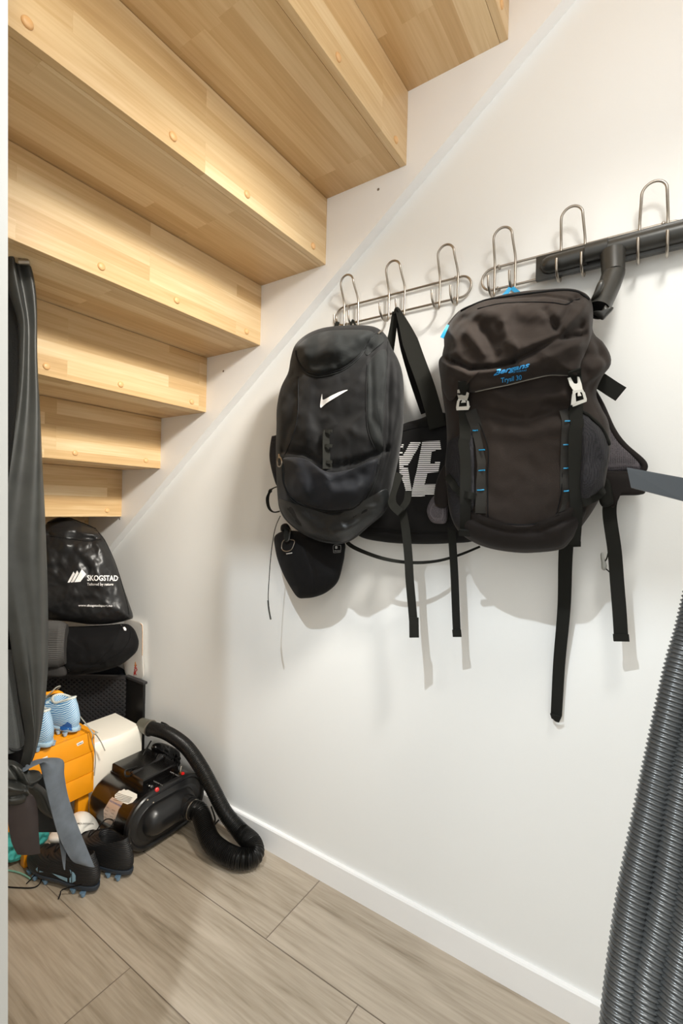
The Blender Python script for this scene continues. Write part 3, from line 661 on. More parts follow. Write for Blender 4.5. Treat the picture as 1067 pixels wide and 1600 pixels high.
    seam('lid_piping', q((228, 570), (310, 552), (390, 536), (500, 508), (600, 488), (690, 493)), g, .0012, mat('grey piping', (120, 116, 108), .6), ld, .001)
    # lettering, part of the script swallowed by a fold as in the photo
    c3 = crop(760, 540, 10.67); P1 = lambda u, v: g(u, v, .0015)
    text('blue_script', 'Bergans', 770.5, 586.5, 7.2, 13.5, P1, PRINT_B, ld, bold=.03, shear=.35, u2=827.5)
    text('blue_small_print', 'OF NORWAY', 801, 582.6, 2.7, 9, P1, PRINT_B, ld, bold=.01, u2=823)
    text('blue_name_print', 'Trysil 30', 782.5, 597.5, 7.4, 9, P1, PRINT_B, ld, bold=.015, u2=815)
    # buckled straps
    for side, pts, bu, bv, rot in (('l', [(726, 614), (726, 640), (728, 670), (729, 684), (727, 694), (729, 720), (729, 780), (728, 834)], 726.5, 625, 3), ('r', [(897, 592), (898, 630), (899, 655), (901, 664), (898, 672), (898, 720), (899, 790), (897, 854)], 899, 612, -12)):
        lst = []
        for i, (x, y) in enumerate(pts):
            p = g(x, y, .010 if i in (3, 4) else .006); lst.append(p)
        ribbon('front_strap', lst, .021, .0022, D, WEB, t, n=60)
        e = pts[-1]; ribbon('strap_end', [g(e[0], e[1]-8, .0085), g(e[0], e[1], .0085)], .023, .004, D, WEB, t, n=4)
        bk = bmesh.new(); ca, sa = math.cos(math.radians(rot)), math.sin(math.radians(rot))
        w = lambda x, y: (bu+x*ca-y*sa*-1*-1, bv+y*ca+x*sa)
        def plate(poly, o, th):
            P = [g(*w(*p), o) for p in poly]; d = D*th; n_ = len(P)
            A = [bk.verts.new(p) for p in P]; B_ = [bk.verts.new(p+d) for p in P]
            bk.faces.new(A); bk.faces.new(B_)
            for i in range(n_): bk.faces.new((A[i], A[(i+1) % n_], B_[(i+1) % n_], B_[i]))
        s = 1.0 if side == 'r' else .86
        sc = lambda P: [(x*s, y*s) for x, y in P]
        plate(sc([(-9.5, -19), (-6.5, -20), (-4.5, -11), (0, -9.5), (4.5, -11), (6.5, -20), (9.5, -19), (10, -9), (8, -1), (-8, -1), (-10, -9)]), .012, .004)
        plate(sc([(-8.5, -1), (8.5, -1), (9.5, 4), (6, 4), (5, 2.5), (-5, 2.5), (-6, 4), (-9.5, 4)]), .011, .005)
        plate(sc([(-10, 3), (-6, 3), (-6.3, 16), (-10.5, 16)]), .011, .005); plate(sc([(6, 3), (10, 3), (10.5, 16), (6.3, 16)]), .011, .005)
        plate(sc([(-10.5, 14), (10.5, 14), (9.5, 19.5), (-9.5, 19.5)]), .011, .005)
        plate(sc([(-2, 2), (2, 2), (3.5, 8), (-3.5, 8)]), .011, .006)
        mk('buckle', bk, BUCKLE, t, ang=30)
        ribbon('lid_strap', [g(bu-(.5 if side == 'l' else 2.5), bv-34*s, .004), g(bu-(0 if side == 'l' else 1.5), bv-22*s, .008), g(bu, bv-9*s, .010)], .021, .0022, D, WEB, t)
    # hang loop and zip pulls in blue
    for a, b in (((785, 465), (797, 450)), ((817, 463), (800, 450))): ribbon('hang_loop', [W(*a, 1.0), W((a[0]+b[0])/2, (a[1]+b[1])/2+.5, 1.02), W(*b, 1.04)], .0085, .002, D, BLUE, t)
    ribbon('zip_pull', [W(700, 508, .955), W(696, 516, .95), W(690.5, 528, .95)], .007, .002, D, BLUE, t, wf=lambda s: .7+.4*s)
    # shoulder strap showing at lower left
    puff('shoulder_strap', q((20, 1085), (-10, 1150), (10, 1205), (50, 1218), (88, 1205), (90, 1110), (60, 1080)), lambda u, v: W(u, v, 1.02), D, .018, MESH_G, t, n=50, K=10, back=((1, 0, 0), .012))
    puff('shoulder_strap', q((40, 1000), (25, 1090), (40, 1135), (90, 1130), (100, 1000), (80, 930)), lambda u, v: W(u, v, 1.0), D, .012, BROWN_D, t, n=50, K=10, back=((1, 0, 0), .012))
    # long webbing tails
    for pts, w in (([(703, 790, 1.03), (707, 850, 1.035), (710, 900, 1.037), (712, 950, 1.037), (714, 995, 1.037)], .0175), ([(957, 770, 1.04), (952, 800, 1.045), (960, 860, 1.05), (964, 910, 1.052), (968, 960, 1.053), (970.5, 1002, 1.053)], .024), ([(885, 840, 1.03), (883, 880, 1.05), (881, 950, 1.07), (874, 1030, 1.083), (871, 1080, 1.087), (869, 1118, 1.088)], .0255)):
        ribbon('strap_tail', [W(*p) for p in pts], w, .0022, D, WEB, t, n=50, wf=(lambda s: 1.05-.2*s) if w > .025 else None)
        if w < .025:
            x, y, X_ = pts[-1]; ribbon('strap_end', [W(x-.7, y-11, X_-.002), W(x+.3, y, X_-.002)], w*1.1, .005, D, WEB, t, n=4)
    ribbon('strap_end', [W(861, 1118, 1.086), W(868, 1122, 1.083), W(875, 1124, 1.086)], .0165, .003, (-.6, -.5, -.4), WEB, t, n=8)
    puff('strap_anchor', q((830, 1075), (860, 1000), (890, 1010), (905, 1100), (900, 1125), (850, 1135)), lambda u, v: W(u, v, 1.03), D, .01, WEB, t, n=40, K=8, back=((1, 0, 0), .01))
    tubeo('elastic_cord', [W(951, 860, 1.05), W(948, 872, 1.055), W(942, 884, 1.06), W(948, 890, 1.058), W(955, 896, 1.05)], .0012, WEB, t, n=24, seg=6)
    puff('cord_lock', [(938, 866), (942, 863), (944, 872), (948, 884), (945, 891), (940, 889), (939, 878)], lambda u, v: W(u, v, 1.06), D, .007, mat('grey cord lock', (150, 150, 145), .5), t, n=40, K=8, back=((1, 0, 0), .006))
    ribbon('side_tail', [W(700, 845, 1.02), W(702, 850, 1.02)], .01, .002, D, WEB, t) if False else None
hiking()

# ================================================================ HOSE + HOLDER (right foreground)
def hose():
    bm = bmesh.new()
    # each drop of the bundle; first value of every point = pixel, last = height plane replaced by distance along view
    def dp(u, v, depth):
        r = ray(u, v); return CAM+r*(depth/F)
    runs = [[(1118, 830, .60), (1100, 900, .60), (1080, 985, .595), (1062, 1050, .59), (1034, 1180, .58), (1012, 1290, .565), (991, 1400, .55), (977, 1500, .535), (966, 1600, .52), (956, 1720, .50)],
            [(1150, 830, .59), (1133, 930, .585), (1110, 1030, .58), (1085, 1140, .57), (1062, 1260, .555), (1045, 1370, .54), (1030, 1450, .53), (1013, 1530, .52), (1006, 1600, .51), (996, 1730, .49)],
            [(1180, 840, .57), (1166, 940, .565), (1140, 1060, .555), (1120, 1180, .54), (1100, 1300, .53), (1084, 1400, .52), (1068, 1490, .51), (1055, 1570, .50), (1048, 1640, .49), (1042, 1760, .475)]]
    R0 = .0185
    for pts in runs:
        P = [dp(*p) for p in pts]; D_ = spline(P, 400); L = sum((D_[i+1]-D_[i]).length for i in range(399)); N_ = int(L/.0056)*8
        C = spline(P, N_)
        tube(bm, C, R0, seg=22, n=0, rfun=lambda s, i: R0-.0012+.0012*math.cos(2*PI*i/8))
    o = mk('vacuum_hose', bm, HOSE_G, ang=80)
    tag(o, 'grey ribbed vacuum hose hanging in doubled loops at the right edge', 'hose')
    t = thing('hose_holder', 'dark grey plastic hose arm reaching in from the right edge before the hiking backpack', 'hose holder', dp(1020, 755, .60))
    a = [dp(980, 731, .60), dp(1067, 747, .585), dp(1150, 762, .57)]; b = [dp(986, 762, .60), dp(1067, 783, .585), dp(1150, 803, .57)]
    n_ = TOCAM(1020, 755); bm = bmesh.new(); rg = []
    for p, r in zip(a, b): rg.append([p+n_*.006, p+n_*.0062-Vector((0, 0, .002)), r+n_*.006, r-n_*.008, p-n_*.008])
    loft(bm, rg); mk('arm', bm, ARM, t, sm=False)
    # the arm's tip lip and its mount on the near wall
    e = dp(1150, 783, .575); bm = bmesh.new(); box(bm, (e.x-.02, -.269, e.z-.035), (e.x+.02, e.y+.01, e.z+.025), .004); mk('wall_mount', bm, ARM, t)
hose()

# ================================================================ LEFT CORNER
# ---- orange chest stool
SY = 1.49
def stool():
    a = aY(148, 1142, SY); zt = .325; xr = a.x; xl = .585; zb = aY(147, 1236, SY).z; yb = SY+.25
    t = thing('childs_stool', 'orange lacquered wooden stool with three front boards, under the blue boots', 'stool', (.7, SY+.1, 0))
    n = 3; hh = (zt-zb)/n
    for k in range(n): bbox('front_board', (xl, SY, zb+hh*k+.0008), (xr, SY+.014, zb+hh*(k+1)-.0008), ORANGE, t, .0015)
    bbox('top_board', (xl, SY+.0145, zt-.016), (xr, yb, zt), ORANGE, t, .002)
    for x in (xl, xr-.014): bbox('side_board', (x, SY+.0145, zb), (x+.014, yb, zt-.0165), ORANGE, t, .002)
    def leg(u, v, w, y):
        p = aY(u, v, y); bm = bmesh.new(); box(bm, (p.x-w/2, y-.008, 0), (p.x+w/2, y+.016, zb-.001), .002); mk('leg', bm, ORANGE, t)
    leg(128, 1270, .034, SY+.03); leg(43, 1350, .026, SY-.005 if False else SY+.009)
    for x in (xl+.02, xr-.04): bbox('leg', (x, yb-.04, 0), (x+.025, yb-.012, zb-.001), ORANGE, t, .002)
    # bent orange rail standing up behind the boots
    P = [aY(70, 1100, 1.62), aY(74, 1084, 1.62), aY(88, 1081, 1.62), aY(98, 1086, 1.62), aY(104, 1100, 1.62), aY(107, 1130, 1.62)]
    P[0].z = zt-.01; P[-1].z = zt-.01
    P[0].x = .62; P.insert(1, aY(50, 1088, 1.62))
    tubeo('bent_rail', P, .006, ORANGE, t, n=50)
    LB = mat('white sticker', (236, 234, 228), .5); DK = mat('dark ink', (50, 48, 46), .6)
    g = lambda u, v: aY(u, v, SY-.0008); g2 = lambda u, v: aY(u, v, SY-.0014)
    s = decal('sticker', [[(119.5, 1162), (129.5, 1156.8), (130.8, 1161), (121, 1166)]], g, LB, t); text('sticker_text', 'GIRLS', 121.3, 1164.6, 2.2, 25, g2, DK, s, bold=.02, u2=129.3)
    s = decal('sticker', [[(66, 1185), (74, 1181), (75, 1185.5), (67, 1189.5)]], g, LB, t); text('sticker_text', 'GIRLS', 67.6, 1188, 2.0, 25, g2, DK, s, bold=.02, u2=74)
stool()
# ---- shoes
def egg(n, L, w, toe=1.0, heel=.72, x0=0):
    """sole outline: heel at 0, toe at L"""
    P = []
    for k in range(n):
        a = 2*PI*k/n; c, s = math.cos(a), math.sin(a); x = x0+(L-x0)*(.5-.5*c); q = x/max(L, 1e-6)
        ww = w*(heel+(toe-heel)*min(1, max(0, (q-.25)/.45))**1.0)*(1-.12*math.exp(-((q-.42)/.12)**2))
        P.append((x, math.copysign(abs(s)**.86, s)*ww/2))
    return P
def shoe(name, label, loc, rz, upper, sole, stud, lace, L=.27, w=.092, tilt=0, studs=True, liner=None, hgt=.085, liftz=.012, group=None):
    t = thing(name, label, 'shoe', loc, group); M = Matrix.Translation(loc) @ Matrix.Rotation(rz, 4, 'Z') @ Matrix.Rotation(tilt, 4, 'X')
    # local: heel at y=0 pointing +y
    n = 36; lay = [(0, .003, 1.0, .92), (.006, -.001, 1.01, 1.0), (.02, -.006, 1.0, 1.05), (.036, -.006, .955, 1.03), (.05, -.002, .84, .94), (.061, .004, .70, .83), (.07, .009, .58, .73), (.078, .013, .50, .66), (.086, .014, .455, .62)]
    def T(x, y, z): return M @ Vector((y, x, z+liftz))
    bm = bmesh.new(); rg = []
    sc = hgt/.085
    for z, x0, l, ww in lay:
        tl = (1-min(1, z/.086)); rg.append([T(x, y, z*sc+(.008*sc*(max(0, .06-x)/.06) if z > .05 else 0)-(.012 if z > .07 else 0)*max(0, 1-abs(x-.07)/.05)) for x, y in egg(n, L*l, w*ww, 1.0, .72, x0)])
    for (z, x0, l, ww) in ((.0885, .018, .445, .57), (.08, .022, .43, .51), (.05, .022, .42, .5), (.03, .022, .42, .46)):
        rg.append([T(x, y, z*sc+(.008*sc*(max(0, .06-x)/.06) if z > .05 else 0)-(.012 if z > .07 else 0)*max(0, 1-abs(x-.07)/.05)) for x, y in egg(n, L*l, w*ww, 1.0, .72, x0)])
    loft(bm, rg); bm.faces.ensure_lookup_table()
    k = 8*n
    for f_ in bm.faces:
        if f_.index >= k: f_.material_index = 1
    up = mk('upper', bm, [upper, liner or BLK_SOFT], t, ang=80)
    bm = bmesh.new(); rg = []
    for z, gx in ((-.009, -.006), (-.006, -.001), (-.002, .001), (.003, .0015), (.005, -.001)):
        rg.append([T(x, y, z) for x, y in [(a*(1+gx/L)-gx*.3-.001, b*(1+gx*2/w)) for a, b in egg(n, L, w, 1.0, .74, -.004)]])
    loft(bm, rg); mk('sole', bm, sole, t, ang=60)
    if studs:
        for x, y in ((.025, -.022), (.025, .022), (.06, -.024), (.06, .024), (.16, -.033), (.16, .033), (.2, -.036), (.2, .036), (.235, -.028), (.235, .028)):
            bm = bmesh.new(); cyl(bm, T(x*L/.27, y, -.008), T(x*L/.27-.002, y*1.02, -.008-.0115), .0085, .0045, seg=12); mk('stud', bm, stud, t)
    # laces criss-cross over the instep
    bm = bmesh.new()
    for i in range(4):
        x = .125+.025*i; z = .079-.0085*i*1.25; sgn = 1 if i % 2 else -1
        tube(bm, [T(x*L/.27, -.020*sgn, z*sc-.003), T((x+.01)*L/.27, 0, z*sc+.006), T((x+.02)*L/.27, .020*sgn, z*sc-.006)], .0018, seg=6, n=10)
    mk('laces', bm, lace, t)
    t_sole = [c for c in t.children if c.name.startswith('sole')][0]
    return t, up, T, t_sole
GREY_LACE = mat('grey lace', (150, 148, 138), .7)
LB_SOLE = mat('pale blue sole', (168, 196, 214), .35)
SLATE = mat('slate blue stud', (104, 134, 160), .35)
def blue_upper():
    m = mat('blue striped upper', (190, 215, 228), .5); N = m.node_tree.nodes; L = m.node_tree.links; p = N['Principled BSDF']
    tc = N.new('ShaderNodeTexCoord'); w = N.new('ShaderNodeTexWave'); w.bands_direction = 'Z'; w.inputs['Scale'].default_value = 75; w.inputs['Distortion'].default_value = 2.5; w.inputs['Detail'].default_value = 0
    mp = N.new('ShaderNodeMapping'); mp.inputs['Rotation'].default_value = (0, .7, 0); L.new(tc.outputs['Object'], mp.inputs['Vector']); L.new(mp.outputs[0], w.inputs['Vector'])
    r = N.new('ShaderNodeValToRGB'); r.color_ramp.elements[0].position = .36; r.color_ramp.elements[1].position = .5; r.color_ramp.elements[0].color = lin((48, 120, 176)); r.color_ramp.elements[1].color = lin((200, 222, 232))
    L.new(w.outputs['Fac'], r.inputs['Fac'])
    # collar zone is pale grey above the stripes
    n = N.new('ShaderNodeTexNoise'); n.inputs['Scale'].default_value = 9
    L.new(r.outputs['Color'], p.inputs['Base Color']); return m
BU = blue_upper()
for lab, u, v, lz, rz, key in (('blue and white football boot on the orange stool, the right one of the pair', 119, 1144, .325, .12, 'r'), ('blue and white football boot on the orange stool, half hidden by the black rubber sheet', 77, 1168, .325, .05, 'l')):
    p = aZ(u, v, .335); p.z = lz
    t, up, T, so = shoe('football_boot', lab, p, rz, BU, LB_SOLE, mat('clear blue stud', (150, 175, 195), .25), GREY_LACE, L=.235, w=.088, liner=mat('grey lining', (120, 118, 110), .8), hgt=.088, liftz=.0215)
    f = caster([up, so])
    if key == 'r':
        decal('heel_panel', [[(94, 1136), (106, 1128), (112, 1132), (113, 1142), (106, 1140), (98, 1141), (94, 1143)]], lambda a, b: f(a, b, .0012), mat('royal blue', (30, 90, 160), .5), t, 2)
    cc = mat('pale grey collar', (206, 208, 200), .7)
    bm = bmesh.new(); E_ = egg(30, .235*.45, .088*.6, 1, .72, .016)
    tube(bm, [T(x, y, .088+.008*(max(0, .06-x)/.06)-.012*max(0, 1-abs(x-.07)/.05)) for x, y in E_], .0036, seg=8, n=60, closed=True); mk('collar', bm, cc, t)
    if key == 'r':
        tubeo('lace_end', [T(.12, .03, .07), aY(141, 1140, 1.47), aY(144, 1158, 1.468), aY(148, 1172, 1.47), aY(149, 1190, 1.472), aY(147, 1212, 1.474)], .0018, GREY_LACE, t, n=40, seg=6)
        tubeo('lace_end', [T(.11, .03, .07), aY(143, 1142, 1.475), aY(150, 1148, 1.478), aY(158, 1160, 1.48), aY(164, 1173, 1.475)], .0018, GREY_LACE, t, n=30, seg=6)
        tubeo('lace_bow', [T(.13, 0, .082), T(.10, .01, .11), T(.09, -.01, .115), T(.11, -.03, .09), T(.14, -.05, .085)], .0018, GREY_LACE, t, n=30, seg=6)
BK = mat('black knit upper', (22, 22, 24), .55, bump=.4, bscale=70, bkind='Z')
SWB = mat('pale blue print', (140, 178, 200), .5)
t, up, T, so = shoe('football_boot', 'black football boot with a pale blue tick on its side, toe pointing left', (.70, 1.238, .0), .2, BK, mat('black blue sole', (40, 48, 58), .4), SLATE, BLK_SOFT, L=.262, w=.088, liner=mat('pale insole', (150, 145, 120), .8), hgt=.074, liftz=.0215)
f = caster([up, so])
c = crop(0, 1160, 6.156); SP = lambda u, v: f(u, v, .0012)
decal('tick_print', [[(x+4, y-13) for x, y in c((478, 1338), (560, 1362), (625, 1385), (655, 1380), (662, 1350), (645, 1300), (690, 1335), (710, 1370), (705, 1410), (670, 1430), (620, 1420), (550, 1385))]], SP, SWB, t, 2)
decal('tick_print', [c((345, 1218), (368, 1192), (364, 1215), (380, 1232), (422, 1244), (380, 1248), (358, 1238))], SP, SWB, t, 2)
tubeo('lace_end', [T(.15, -.03, .06), aZ(66, 1372, .01), aZ(55, 1386, .003), aZ(30, 1387, .003), aZ(4, 1385, .003)], .0016, BLK_SOFT, t, n=40, seg=6)
tubeo('lace_end', [T(.13, -.035, .05), aZ(60, 1362, .03), aZ(50, 1372, .012), aZ(41, 1381, .004)], .0016, BLK_SOFT, t, n=30, seg=6)
tubeo('lace_end', [T(.02, -.03, .02), aZ(98, 1390, .02), aZ(94, 1398, .008), aZ(91, 1405, .003)], .0016, BLK_SOFT, t, n=20, seg=6)
t2, up2, T2, so2 = shoe('football_boot', 'black football boot seen from its heel, beside the black grooming dryer', (.785, 1.215, .0), .22, BK, mat('black blue sole', (40, 48, 58), .4), SLATE, BLK_SOFT, L=.262, w=.084, hgt=.078, liftz=.0215)
tubeo('lace_bow', [T2(.13, 0, .08), T2(.12, .02, .1), T2(.09, .02, .105), T2(.08, 0, .1), T2(.10, -.02, .1), T2(.13, -.01, .08)], .0018, BLK_SOFT, t2, n=40, seg=6)
WS = mat('white leather', (226, 224, 218), .45); wsole = mat('cream sole', (214, 206, 188), .5)
def white_shoe():
    t = thing('white_sneaker', 'white sneaker under the orange stool with dark lettering on its rounded toe', 'shoe', aY(140, 1300, 1.42))
    base = lambda u, v: aY(u, v, 1.44)
    b = puff('upper', [(76, 1312), (84, 1304), (100, 1296), (112, 1283), (120, 1272), (134, 1268), (146, 1276), (154, 1289), (156, 1300), (150, 1309), (138, 1314), (120, 1318), (98, 1318), (82, 1318)], base, (-.1, -1, .25), .05, WS, t, n=80, K=20, a=2.6, b=.6, back=((0, 1, 0), .04), folds=[([(122, 1290), (140, 1280), (150, 1282)], 2, -.004)])
    f = caster([b], base)
    seam('sole_edge', [(78, 1316), (92, 1323), (112, 1324), (132, 1320), (148, 1312), (156, 1302)], f, .004, wsole, t, .0)
    text('toe_text', 'MOUNTOWN', 121, 1288.0, 2.6, -2, lambda u, v: f(u, v, .0012), mat('dark ink', (50, 48, 46), .6), t, bold=.01, u2=146)
    tubeo('lace', [f(95, 1304, .002), f(108, 1298, .004), f(118, 1292, .003)], .0016, GREY_LACE, t, n=14, seg=6)
white_shoe()
def teal():
    TE = mat('teal fabric', (70, 176, 168), .6, bump=.4, bscale=200, bkind='X'); base = lambda u, v: aY(u, v, 1.52)
    t = thing('teal_sneaker', 'teal sneaker poking out behind the tied rubber sheet at the left edge', 'shoe', aY(25, 1320, 1.52))
    puff('upper', [(2, 1290), (14, 1292), (30, 1302), (50, 1302), (74, 1298), (76, 1308), (66, 1320), (45, 1335), (24, 1346), (8, 1345), (-4, 1320)], base, (-.2, -1, .2), .014, TE, t, n=90, K=20, a=3, b=.6, nz=(.012, 45), back=((0, 1, 0), .03))
    tubeo('lace', [aZ(4, 1359, .004), aZ(20, 1361, .004), aZ(36, 1366, .004), aZ(49, 1374, .004)], .0022, mat('pale teal lace', (128, 178, 158), .6), t, n=24, seg=6)
teal()
# ---- white plastic casing behind the stool
def casing():
    t = thing('plastic_box', 'cream white plastic box with a sloped rounded top, behind the orange stool', 'box', (.93, 1.55, 0))
    pr = aY(225, 1132, 1.52); xr = pr.x; zt = pr.z; xl = .842
    pb = aX(178, 1107, xr-.012); yb = min(pb.y, 1.69)
    bm = bmesh.new(); rg = []
    # profile in plan: rounded front; lofted in z with a shoulder
    def ring(z, ins, yf):
        P = []
        for k in range(13): q = k/12; x = xl+ins+(xr-xl-2*ins)*q; P.append(Vector((x, yf-.016*math.sin(PI*q), z+.0*q)))
        P += [Vector((xr-ins*.6, yb, z)), Vector((xl+ins*.6, yb, z))]; return P
    for z, i_, yf in ((0, 0, 1.535), (.05, .0, 1.532), (zt-.035, .004, 1.526), (zt-.012, .007, 1.53), (zt-.003, .010, 1.536), (zt, .014, 1.545)): rg.append(ring(z, i_, yf))
    loft(bm, rg); mk('shell', bm, CREAM, t, ang=35)
    bm = bmesh.new(); box(bm, (xl+.004, 1.585, zt+.0003), (xl+.05, 1.65, zt+.003), .001); mk('lid_notch_shadow', bm, mat('grey notch shadow', (176, 172, 160), .5), t)  # thin grey plate colours in the shadow patch at the lid's notch
casing()
# ---- pink item glimpsed by the stool leg
o = puff('pink_pouch', [(118, 1246), (140, 1238), (158, 1240), (156, 1262), (148, 1278), (130, 1280), (120, 1270)], lambda u, v: aY(u, v, 1.6), (0, -1, .1), .015, mat('pink red fabric', (206, 120, 124), .6), None, n=50, K=10, back=((0, 1, 0), .015))
tag(o, 'pink-red cloth pouch half hidden between the orange stool leg and the white box', 'pouch')
# ---- crate
def crate():
    P = [(1.075, 1.60), (1.075, 1.70), (.90, 1.955), (.80, 2.105)]; zt = .386; th = .01
    t = thing('crate', 'black plastic crate with perforated side, standing in the corner behind the white box', 'crate', (.98, 1.85, 0))
    C1 = mat('black crate plastic', (44, 44, 46), .38)
    bbox('side_panel', (1.066, 1.595, .0), (1.077, 1.708, zt), mat('black crate smooth', (8, 8, 9), .35), t, .002)
    bbox('rim', (1.062, 1.588, zt-.008), (1.080, 1.712, zt+.0015), C1, t, .002)
    a = Vector((1.066, 1.705, 0)); b = Vector((.80, 2.10, 0)); d = (b-a).normalized(); nn = Vector((-d.y, d.x, 0)); nn = nn if nn.x < 0 else -nn
    L = (b-a).length; bm = bmesh.new()
    # lattice of diamonds: crossed slats inside a frame
    def slat(p, q, w, off):
        pd = (q-p).normalized(); s = pd.cross(nn)*w/2
        A = [p+s, p-s, p-s+nn*.004, p+s+nn*.004]; B = [q+s, q-s, q-s+nn*.004, q+s+nn*.004]; loft(bm, [[x+nn*off for x in A], [x+nn*off for x in B]])
    pt = lambda s, z: a+d*s+Vector((0, 0, z))
    z0, z1 = .20, zt-.010; st = .021; k = -12
    while k*st < L:
        s0 = k*st; s1 = s0+(z1-z0)*1.2
        for (x0, y0_, x1, y1_, off) in ((s0, z0, s1, z1, .0), (s1, z0, s0, z1, .0015)):
            q0, q1 = max(min(x0, x1), 0), min(max(x0, x1), L)
            if q1-q0 < .01: continue
            zz = lambda x: y0_+(y1_-y0_)*(x-x0)/(x1-x0)
            slat(pt(q0, zz(q0)), pt(q1, zz(q1)), .0055, off)
        k += 1
    mk('lattice', bm, C1, t, sm=False)
    bm = bmesh.new()
    rg = [[pt(s, z)+nn*o for z, o in ((0, -.006), (zt-.01, -.006), (zt-.01, 0), (0, 0))] for s in (0, L)]; loft(bm, rg); mk('back_panel', bm, mat('crate backing', (5, 5, 6), .6), t, sm=False)
    bm = bmesh.new(); rg = [[pt(s, z)+nn*o for z, o in ((zt-.010, -.008), (zt+.001, -.008), (zt+.001, .008), (zt-.010, .008))] for s in (0, L)]; loft(bm, rg); mk('rim', bm, C1, t, sm=False)
crate()
def dpt(u, v, depth): return CAM+ray(u, v)*(depth/F)
# ---- folded dark blanket, gym bag, mats, clear box, carrier bag
DC = TOCAM(140, 1000)
o = puff('folded_blanket', [(60, 1050), (100, 1044), (150, 1040), (185, 1042), (208, 1052), (208, 1072), (150, 1080), (60, 1085)], lambda u, v: dpt(u, v, 1.92), DC, .05, mat('navy black cloth', (18, 20, 28), .8), None, n=70, K=14, a=4, b=.5, back=(-DC, .10))
tag(o, 'dark navy folded blanket inside the black crate, under the round gym bag', 'blanket')
def gym():
    t = thing('gym_bag', 'round-ended black gym bag with a white zip tag, squashed under the printed carrier bag', 'bag', dpt(165, 1050, 1.83)); q = crop(60, 950, 5.928)
    out = q((110, 180), (250, 175), (450, 168), (620, 160), (740, 150), (830, 150), (890, 200), (920, 270), (930, 320), (915, 390), (860, 450), (780, 510), (680, 550), (560, 585), (430, 605), (300, 615), (200, 600), (130, 560))
    b = puff('body', out, lambda u, v: dpt(u, v, 1.75), DC, .09, BLK_SOFT, t, n=110, K=30, a=2.6, b=.6, nz=(.007, 16), back=(-DC, .08), folds=[(q((280, 440), (420, 470), (560, 450)), 3, -.006), (q((400, 400), (560, 380)), 6, .004), (q((330, 560), (470, 520), (560, 510)), 3, -.005)])
    f = caster([b], lambda u, v: dpt(u, v, 1.75))
    for P in (q((770, 160), (740, 250), (680, 360), (580, 460), (480, 550), (400, 600)), q((850, 180), (850, 280), (790, 380), (680, 460), (560, 520))): seam('seam', P, f, .0018, PIPE, t, .001)
    decal('white_tag', [q((783, 182), (800, 176), (815, 196), (812, 210), (796, 208))], lambda u, v: f(u, v, .002), PRINT_W, t, 2)
    bm = bmesh.new(); cyl(bm, f(188.6, 976.5, .001), f(190, 978, .004), .0012, seg=6); mk('zip_slider', bm, STEEL, t)
    bm = bmesh.new(); cyl(bm, f(107.8, 1045.4, .001), f(107.8, 1045.4, .004), .0014, seg=8); cyl(bm, f(107.8, 1048.6, .001), f(107.8, 1048.6, .004), .0014, seg=8); mk('press_stud', bm, STEEL, t)
gym()
def mats_():
    RIB = mat('ribbed grey foam', (62, 60, 58), .75)
    t = thing('exercise_mat', 'rolled dark grey ribbed exercise mat beside the gym bag', 'exercise mat', dpt(90, 1040, 1.66))
    a = dpt(20, 1006, 1.62); b = dpt(104, 1006, 1.68); ax = (b-a); L = ax.length; ax.normalize(); up = Vector((0, 0, 1)); sd = ax.cross(up).normalized()
    bm = bmesh.new(); rg = []
    for k in range(9):
        q = k/8; r = .079 if q < .8 else .079*(1-.05*((q-.8)/.2)**2); r = r if k < 8 else .070; ring = []
        for j in range(132):
            th = 2*PI*j/132; rr = r+(.0016 if j % 2 else -.0016)*(1 if k < 8 else 0); ring.append(a+ax*L*q+up*rr*math.cos(th)*1.0+sd*rr*math.sin(th)*.8)
        rg.append(ring)
    loft(bm, rg); mk('foam_roll', bm, RIB, t, ang=20)
    o = puff('foam_cushion', [(20, 1036), (60, 1033), (88, 1033), (100, 1040), (105, 1052), (98, 1056), (60, 1056), (20, 1057)], lambda u, v: dpt(u, v, 1.68), DC, .03, mat('dark foam', (48, 46, 45), .8), None, n=60, K=12, a=4, b=.5, back=(-DC, .06))
    tag(o, 'flat dark grey foam cushion under the rolled exercise mat on the crate edge', 'cushion')
mats_()
def clearbox():
    t = thing('clear_box', 'whitish translucent plastic bag box with red lettering, against the wall behind the gym bag', 'box', dpt(212, 1050, 1.87))
    CP = mat('frosted plastic', (214, 210, 204), .35); c_ = crop(60, 950, 5.928)
    b = puff('body', c_((800, 110), (880, 112), (950, 135), (966, 160), (968, 300), (966, 450), (972, 560), (968, 650), (890, 650), (810, 620), (780, 400)), lambda u, v: aX(u, v, 1.084) , DC, .006, CP, t, n=70, K=14, a=6, b=.5, back=((1, 0, 0), .012))
    f = caster([b])
    seam('copper_edge', c_((945, 145), (962, 165), (964, 300), (962, 440)), f, .0014, mat('copper edge', (196, 160, 130), .5), t)
    text('red_print', 'AZOR', 215.4, 1052.5, 4.2, 80, lambda u, v: f(u, v, .001), mat('red print', (190, 40, 34), .5), t, bold=.03, sx=.8) if False else None
    RP = mat('red print', (190, 40, 34), .5); G = lambda u, v: f(u, v, .0012) or aX(u, v, 1.05)
    # letters running up the panel
    cu = []
    bm = bmesh.new()
    for i, ch in enumerate(('R', 'A', 'Z')):
        pass
    bm.free()
    text('red_print', 'R', 209.0, 1054.5, 5.0, 5, G, RP, t, bold=.04); text('red_print', 'O', 209.6, 1049.0, 4.6, 5, G, RP, t, bold=.04); text('red_print', 'Z', 210.0, 1043.6, 4.4, 5, G, RP, t, bold=.04)
    decal('orange_print', [c_((880, 530), (900, 495), (908, 530), (895, 545))], G, mat('orange print', (226, 150, 70), .5), t, 2)
clearbox()
